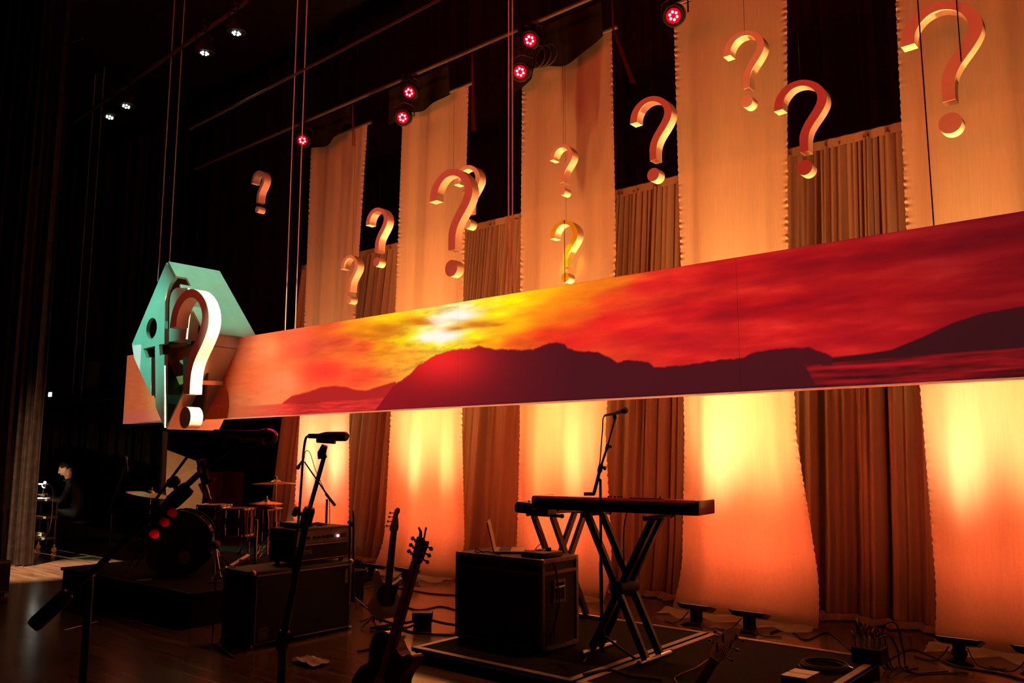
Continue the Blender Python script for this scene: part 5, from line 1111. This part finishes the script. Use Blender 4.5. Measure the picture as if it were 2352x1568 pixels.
MB().tube([(-14.46, 5.55, 0.825), (-14.46, 5.55, 1.03)], 0.006, 8).build('arm', BLK, r); MB().box(-14.62, -14.36, 5.53, 5.57, 1.03, 1.045).build('housing', BLK, r, smooth=False)
MB().box(-14.615, -14.365, 5.522, 5.531, 1.028, 1.048).build('tube', LAMPW, r, smooth=False)
solo(MB().tube(smooth_path([(-13.94, 5.5, 0.83), (-13.925, 5.50, 0.6), (-13.93, 5.48, 0.35), (-13.97, 5.44, 0.25), (-14.1, 5.42, 0.245)]), 0.006, 6), 'power_cable', PAPER, 'pale cable hanging down the rolling cart to its lowest shelf', 'cable')
rr = random.Random(5)
r = thing('cable_pile', 'tangle of pale cables on the lowest shelf of the rolling cart', 'cable', (-14.22, 5.43, 0.235))
for k in range(5):
    a0 = rr.uniform(0, 6); MB().tube(smooth_path([(-14.22 + 0.17 * cos(a0 + 0.9 * j) * (1 - 0.06 * j), 5.43 + 0.10 * sin(a0 + 0.9 * j), 0.243 + 0.013 * k + 0.02 * rr.random()) for j in range(9)]), 0.006, 6).build('loop', PAPER if k % 2 else TUB, r)

def skin_mesh(verts, edges, radii, sub=2):
    me = bpy.data.meshes.new('skin'); me.from_pydata(verts, edges, []); o = bpy.data.objects.new('skin', me); COL.objects.link(o)
    m = o.modifiers.new('s', 'SKIN'); m.use_smooth_shade = True
    for i, q in enumerate(me.skin_vertices[0].data):
        rd = radii[i]; q.radius = rd if isinstance(rd, tuple) else (rd, rd)
    me.skin_vertices[0].data[0].use_root = True
    s_ = o.modifiers.new('u', 'SUBSURF'); s_.levels = sub; s_.render_levels = sub
    dg = bpy.context.evaluated_depsgraph_get(); out = bpy.data.meshes.new_from_object(o.evaluated_get(dg)); bpy.data.objects.remove(o); return out
def build_person():
    # local frame: x = the way the person faces, y = their left, z = up; seat at z = 0.47
    vs = []; ed = []; rd = []
    def chain(pts, start=None):
        pv = start
        for p, q in pts:
            vs.append(p); rd.append(q); i = len(vs) - 1
            if pv is not None: ed.append((pv, i))
            pv = i
        return pv
    chain([((0, 0, 0.53), (0.15, 0.115))])
    c1 = chain([((0.02, 0, 0.70), (0.15, 0.105)), ((0.07, 0, 0.86), (0.165, 0.11)), ((0.125, 0, 0.99), (0.165, 0.095))], 0)
    nk = chain([((0.16, 0, 1.06), 0.075), ((0.19, 0, 1.115), 0.055), ((0.215, 0, 1.17), 0.055)], c1)
    for s_ in (1, -1):
        e = chain([((0.135, 0.185 * s_, 1.00), 0.062), ((0.20, 0.235 * s_, 0.84), 0.050), ((0.27, 0.245 * s_, 0.74), 0.043), ((0.42, 0.19 * s_, 0.80), 0.034), ((0.50, 0.15 * s_, 0.845), 0.024), ((0.55, 0.14 * s_, 0.855), (0.034, 0.016))], c1)
        for k, (dy, ln) in enumerate([(-0.028, 0.062), (-0.009, 0.072), (0.010, 0.068), (0.028, 0.052)]):
            chain([((0.585, (0.14 + dy * 0.9) * s_, 0.858), 0.0095), ((0.585 + ln * 0.5, (0.14 + dy * 1.1) * s_, 0.856), 0.0088), ((0.585 + ln * 0.95, (0.14 + dy * 1.15) * s_, 0.844), 0.0075)], e)
        chain([((0.535, 0.105 * s_, 0.855), 0.011), ((0.565, 0.085 * s_, 0.850), 0.0095), ((0.59, 0.078 * s_, 0.845), 0.008)], e)
        chain([((0.07, 0.10 * s_, 0.535), 0.098), ((0.28, 0.13 * s_, 0.545), 0.078), ((0.44, 0.14 * s_, 0.53), 0.062), ((0.45, 0.14 * s_, 0.40), 0.055), ((0.42, 0.14 * s_, 0.22), 0.046), ((0.40, 0.14 * s_, 0.09), 0.038), ((0.44, 0.145 * s_, 0.045), 0.040), ((0.54, 0.155 * s_, 0.035), 0.034)], 0)
    body = skin_mesh(vs, ed, rd)
    mb = MB(); mb.add([q.co.copy() for q in body.vertices], [list(p.vertices) for p in body.polygons])
    # head: egg with jaw, brow, nose, lips, chin, ears; pitched down
    hc = V((0.245, 0, 1.27)); R = M.Rotation(radians(24), 3, 'Y')
    def hp_(x, y, z): return hc + R @ V((x, y, z))
    n, m_ = 28, 22; hv = []; hf = []
    for i in range(m_ + 1):
        t = pi * i / m_
        for j in range(n):
            a = 2 * pi * j / n; x, y, z = sin(t) * cos(a), sin(t) * sin(a), cos(t)
            sx, sy, sz = 0.096, 0.075, 0.118
            if z < 0: k = -z; sy *= 1 - 0.34 * k * k; sx *= 1 - 0.20 * k * (x < 0)
            px_, py_, pz_ = sx * x, sy * y, sz * z
            if x > 0.2:
                f_ = x
                px_ += 0.004 * f_ * math.exp(-((z - 0.25) / 0.12) ** 2) - 0.010 * math.exp(-((z - 0.08) / 0.09) ** 2) * math.exp(-((abs(y) - 0.42) / 0.18) ** 2)
                px_ += 0.008 * math.exp(-((z + 0.86) / 0.2) ** 2)
            hv.append(hp_(px_, py_, pz_))
    for i in range(m_):
        for j in range(n): a = i * n + j; b = i * n + (j + 1) % n; hf.append((a, a + n, b + n, b))
    mb.add(hv, hf)
    mb.tube([hp_(0.090, 0, 0.030), hp_(0.104, 0, 0.004), hp_(0.115, 0, -0.020), hp_(0.092, 0, -0.032)], [0.007, 0.010, 0.0135, 0.010], 10)
    for s_ in (1, -1):
        mb.ball(hp_(0.107, 0.009 * s_, -0.026), 0.0085, 8)
        mb.ball(hp_(-0.008, 0.077 * s_, 0.0), 0.030, 12, (0.7, 0.32, 1.05)); mb.ball(hp_(-0.002, 0.078 * s_, -0.024), 0.013, 8, (0.7, 0.5, 1))
        mb.ball(hp_(0.075, 0.031 * s_, 0.012), 0.0145, 10)
    mb.tube([hp_(0.080, -0.026, -0.056), hp_(0.094, -0.010, -0.053), hp_(0.096, 0, -0.054), hp_(0.094, 0.010, -0.053), hp_(0.080, 0.026, -0.056)], [0.004, 0.007, 0.007, 0.007, 0.004], 8)
    mb.tube([hp_(0.078, -0.022, -0.066), hp_(0.092, 0, -0.066), hp_(0.078, 0.022, -0.066)], [0.004, 0.008, 0.004], 8)
    mb.tube([hp_(-0.03, 0, -0.06), V((0.20, 0, 1.13))], [0.056, 0.055], 12)
    o = mb.build('tmp_person', SKINM); md = o.modifiers.new('r', 'REMESH'); md.mode = 'VOXEL'; md.voxel_size = 0.0065; md.use_smooth_shade = True
    me = bpy.data.meshes.new_from_object(o.evaluated_get(bpy.context.evaluated_depsgraph_get())); bpy.data.objects.remove(o)
    me.name = 'person'; me.materials.clear(); me.materials.append(SKINM); me.materials.append(CLOTH)
    for p in me.polygons:
        c = p.center
        skin = (c.z > 1.11) or (c.x > 0.50 and c.z > 0.7)
        p.material_index = 0 if skin else 1
    return me, hp_
pme, hp_ = build_person()
PM = M.Translation(ppos) @ M.Rotation(pang, 4, 'Z')
po = bpy.data.objects.new('person', pme); COL.objects.link(po); po.matrix_world = PM; ORG['person'] = V((0, 0, 0))
tag(po, 'person in a dark jacket seated at the rolling cart, head bowed', 'person')
def on_person(mb, name, m): o = mb.build(name, m, po); return o
hb_ = MB(); n, m_ = 28, 14; vs = []; fs = []
for i in range(m_ + 1):
    t = 1.72 * i / m_
    for j in range(n):
        a = 2 * pi * j / n; x, y, z = sin(t) * cos(a), sin(t) * sin(a), cos(t)
        lim = 1.0 if x < 0.25 else 0.62
        tt = t * (1.0 if x < 0.0 else (0.62 if x > 0.55 else 0.80)); x, y, z = sin(tt) * cos(a), sin(tt) * sin(a), cos(tt)
        vs.append(hp_(0.103 * x - 0.004, 0.081 * y, 0.126 * z + 0.002))
for i in range(m_):
    for j in range(n): a = i * n + j; b = i * n + (j + 1) % n; fs.append((a, a + n, b + n, b))
hb_.add(vs, fs); on_person(hb_, 'hair', HAIR)
for s_ in (1, -1):
    on_person(MB().tube([hp_(0.084, 0.018 * s_, 0.030), hp_(0.090, 0.030 * s_, 0.034), hp_(0.078, 0.046 * s_, 0.030)], [0.003, 0.004, 0.002], 6), 'eyebrow', HAIR)
    on_person(MB().ball(hp_(0.083, 0.031 * s_, 0.010), 0.0075, 8), 'eye', HAIR)
on_person(MB().tube([(0.20 + 0.062 * cos(t) - 0.01, 0.066 * sin(t), 1.095 - 0.02 * cos(t)) for t in [2 * pi * i / 20 for i in range(21)]], 0.018, 8), 'collar', CLOTH)
r = thing('stool', 'dark stool under the seated person by the rolling cart', 'stool', ppos)
MB().lathe(ppos + V((0.03, 0.02, 0.365)), (0, 0, 1), [(0.15, 0), (0.17, 0.015), (0.17, 0.035), (0.15, 0.045)], 22).build('seat', BLKM, r)
for a in (0.4, 1.97, 3.54, 5.11): MB().tube([ppos + V((0.03 + 0.11 * cos(a), 0.02 + 0.11 * sin(a), 0.37)), ppos + V((0.03 + 0.19 * cos(a), 0.02 + 0.19 * sin(a), 0.0))], 0.012, 8).build('leg', BLK, r)

# ================================================================== SMALL THINGS ON THE FLOOR
x1 = G(20, 1366).x
r = thing('flight_case', 'low black flight case cut by the left edge of the picture', 'case', (-10.55, 3.36, 0))
MB().box(-11.0, -10.14, 3.11, 3.62, 0.02, 0.36).build('panel', CASEP, r, smooth=False)
for z in (0.02, 0.335):
    MB().box(-11.0, -10.13, 3.10, 3.115, z, z + 0.025).build('edge_strip', DALU, r, smooth=False); MB().box(-10.145, -10.13, 3.115, 3.62, z, z + 0.025).build('edge_strip', DALU, r, smooth=False)
MB().box(-10.155, -10.13, 3.10, 3.125, 0.045, 0.335).build('corner_edge', DALU, r, smooth=False)
for x in (-10.95, -10.2):
    for y in (3.16, 3.56): MB().box(x - .03, x + .03, y - .03, y + .03, 0, 0.02).build('foot', BLKM, r, smooth=False)
a, b = G(150, 1446), G(224, 1427)
d = (b - a).normalized(); nn = V((-d.y, d.x, 0)) * 0.012
solo(MB().add([a - nn, b - nn, b + nn, a + nn, a - nn + ZZ * .002, b - nn + ZZ * .002, b + nn + ZZ * .002, a + nn + ZZ * .002], [(3, 2, 1, 0), (4, 5, 6, 7), (0, 1, 5, 4), (1, 2, 6, 5), (2, 3, 7, 6), (3, 0, 4, 7)]), 'floor_tape', PAPER, 'short strip of pale tape on the dark floor at lower left', 'tape')
# cable junction box with thick cables
p = G(970, 1446)
r = thing('junction_box', 'small dark junction box on the floor right of the guitars', 'electrical box', p)
MB().prism([(-0.075, 0), (0.075, 0), (0.075, 0.07), (0.085, 0.10), (0.085, 0.15), (-0.085, 0.15), (-0.085, 0.10), (-0.07, 0.07)], lambda u, v, w_: V((p.x + u * 0.77 - w_ * 0.64, p.y + u * 0.64 + w_ * 0.77, v)), -0.06, 0.06).build('body', BLKM, r, smooth=False)
for s_, pts in ((0.012, [(-0.08, 0.07), (-0.2, 0.05), (-0.45, 0.013)]), (0.012, [(0.08, 0.08), (0.22, 0.05), (0.5, 0.013), (0.8, 0.013)]), (0.010, [(-0.08, 0.04), (-0.16, 0.013), (-0.4, 0.011)])):
    MB().tube(smooth_path([(p.x + u * 0.77, p.y + u * 0.64, z) for u, z in pts]), s_, 8).build('cable', BLKM, r)
def floor_cable(pix, label, z=0.0, rad=0.008, m=BLKM):
    solo(MB().tube(smooth_path([G(x, y, z + rad) for x, y in pix], 8), rad, 6), 'floor_cable', m, label, 'cable', 'cables lying on the stage floor')
floor_cable([(830, 1390), (900, 1385), (960, 1400), (1010, 1392), (1048, 1400)], 'thin cable on the floor below the second panel')
floor_cable([(828, 1425), (860, 1418), (905, 1432), (950, 1452), (1048, 1458)], 'black cable running from the cabinet past the junction box')
floor_cable([(822, 1495), (870, 1485), (900, 1472), (930, 1460)], 'black cable on the floor beside the archtop guitar')
floor_cable([(825, 1352), (870, 1345), (930, 1352), (985, 1362), (1046, 1366)], 'thin cable along the foot of the second panel')
floor_cable([(1770, 1452), (1810, 1443), (1850, 1468), (1900, 1452), (1955, 1492)], 'looping cable on the floor behind the right riser')
floor_cable([(2040, 1515), (2090, 1490), (2140, 1505), (2200, 1530), (2290, 1545), (2352, 1560)], 'cable on the floor in front of the rightmost panel')
floor_cable([(1625, 1568), (1640, 1530), (1632, 1512), (1600, 1532), (1562, 1548), (1550, 1560), (1580, 1590)], 'thin pale lead curling from the guitar at lower right', 0.1, 0.004, mat('brown_lead', (0.30, 0.16, 0.12), 0.5))
floor_cable([(1340, 1548), (1400, 1538), (1450, 1552), (1520, 1560)], 'black cable on the keyboard riser near the stand foot', 0.1)
# crumpled paper
p = G(716, 1522); rr = random.Random(3)
r = thing('crumpled_paper', 'crumpled pale paper lying on the dark floor near the middle stand', 'paper', p)
for k in range(2):
    MB().grid(9, 9, lambda u, v: p + V(((u - 0.5) * 0.26 + 0.03 * k, (v - 0.5) * 0.15 - 0.03 * k, 0.008 + 0.045 * abs(noise.noise(V((u * 4 + k * 7, v * 4, 2)))) + 0.012 * k))).build('sheet', PAPER, r, smooth=False)
# box with two cards at lower right
q = [G(*c, 0.19) for c in [(1793, 1549), (1826, 1534), (1882, 1543), (1851, 1558)]]
ctr = (q[0] + q[1] + q[2] + q[3]) / 4; e1 = (q[3] - q[0]); e2 = (q[1] - q[0])
r = thing('pedal_box', 'dark box with two pale plates on top on the right riser', 'box', (ctr.x, ctr.y, 0.1))
def quad_box(mb, o, a, b_, z0, z1): return mb.add([V((o.x, o.y, z0)), V((o.x, o.y, z0)) + a, V((o.x, o.y, z0)) + a + b_, V((o.x, o.y, z0)) + b_, V((o.x, o.y, z1)), V((o.x, o.y, z1)) + a, V((o.x, o.y, z1)) + a + b_, V((o.x, o.y, z1)) + b_], [(3, 2, 1, 0), (4, 5, 6, 7), (0, 1, 5, 4), (1, 2, 6, 5), (2, 3, 7, 6), (3, 0, 4, 7)])
e1.z = e2.z = 0
quad_box(MB(), q[0], e1, e2, 0.1, 0.186).build('body', BLK, r, smooth=False)
quad_box(MB(), q[0], e1, e2 * 0.47, 0.186, 0.19).build('plate', PAPER, r, smooth=False); quad_box(MB(), q[0] + e2 * 0.53, e1, e2 * 0.47, 0.186, 0.19).build('plate', PAPER, r, smooth=False)
# coil of cable
p = G(1890, 1530, 0.11)
r = thing('cable_coil', 'round coil of black cable on the right riser', 'cable', (p.x, p.y, 0.1))
for k in range(5):
    rd = 0.15 - 0.012 * (k % 3); MB().tube([(p.x + rd * cos(t) + 0.004 * k, p.y + rd * sin(t), 0.106 + 0.007 * k) for t in [2 * pi * i / 32 for i in range(33)]], 0.006, 6).build('turn', BLKM, r)
MB().tube([(p.x + 0.14, p.y + 0.04, 0.125), (p.x + 0.19, p.y + 0.02, 0.12)], 0.010, 8).build('plug', STEEL, r)
# stage box with plugs
a = PY(1957, 1522, 6.02); b = PY(2028, 1522, 6.02); zt = PY(1990, 1490, 6.02).z
r = thing('stage_box', 'black stage box full of plugged cables at the corner of the right riser', 'audio box', ((a.x + b.x) / 2, 6.10, 0.1))
bx0, bx1 = a.x, min(b.x, -1.80)
MB().box(bx0, bx1, 6.02, 6.20, 0.1, zt).build('body', BLK, r, smooth=False)
for k in range(5):
    x = bx0 + 0.02 + (bx1 - bx0 - 0.04) * k / 4
    for row in range(2):
        MB().lathe((x, 6.06 + 0.08 * row, zt), (0.15 * (k - 2) * 0.3, -0.1, 1), [(0.010, 0), (0.009, 0.05), (0.006, 0.065)], 10).build('plug', STEEL, r)
        h_ = 0.10 + 0.09 * ((k * 7 + row * 3) % 4) / 3; dx = 0.05 * (k - 2) / 2 + 0.03 * row - 0.03 * (k % 2)
        MB().tube(smooth_path([(x, 6.06 + 0.08 * row, zt + 0.05), (x + dx * 0.3, 6.06 + 0.08 * row, zt + h_ * 0.8), (x + dx, 6.14 + 0.07 * row, zt + h_ * 0.8), (x + dx * 1.3, 6.25, zt - 0.02), (x + dx * 1.3 + 0.02, 6.33, 0.02), (x + dx * 2 + 0.1 * (k - 2), 6.45 + 0.03 * k, 0.008)]), 0.006, 6).build('cable', BLKM, r)
# heap of dark cloth on the uplight behind the bass guitar
p = V((-8.06, 6.74, 0.012))
r = MB().grid(26, 16, lambda u, v: (p.x - 0.19 + 0.36 * u, p.y - 0.12 + 0.22 * v, p.z + 0.006 + 0.24 * max(0, sin(pi * u)) ** 0.7 * max(0, sin(pi * v)) ** 0.7 * (0.65 + 0.5 * abs(noise.noise(V((u * 3, v * 3, 1)))))))
solo(r, 'cloth_heap', VELVET, 'heap of dark cloth against the floor uplight left of the bass guitar', 'cloth')
MBT = None
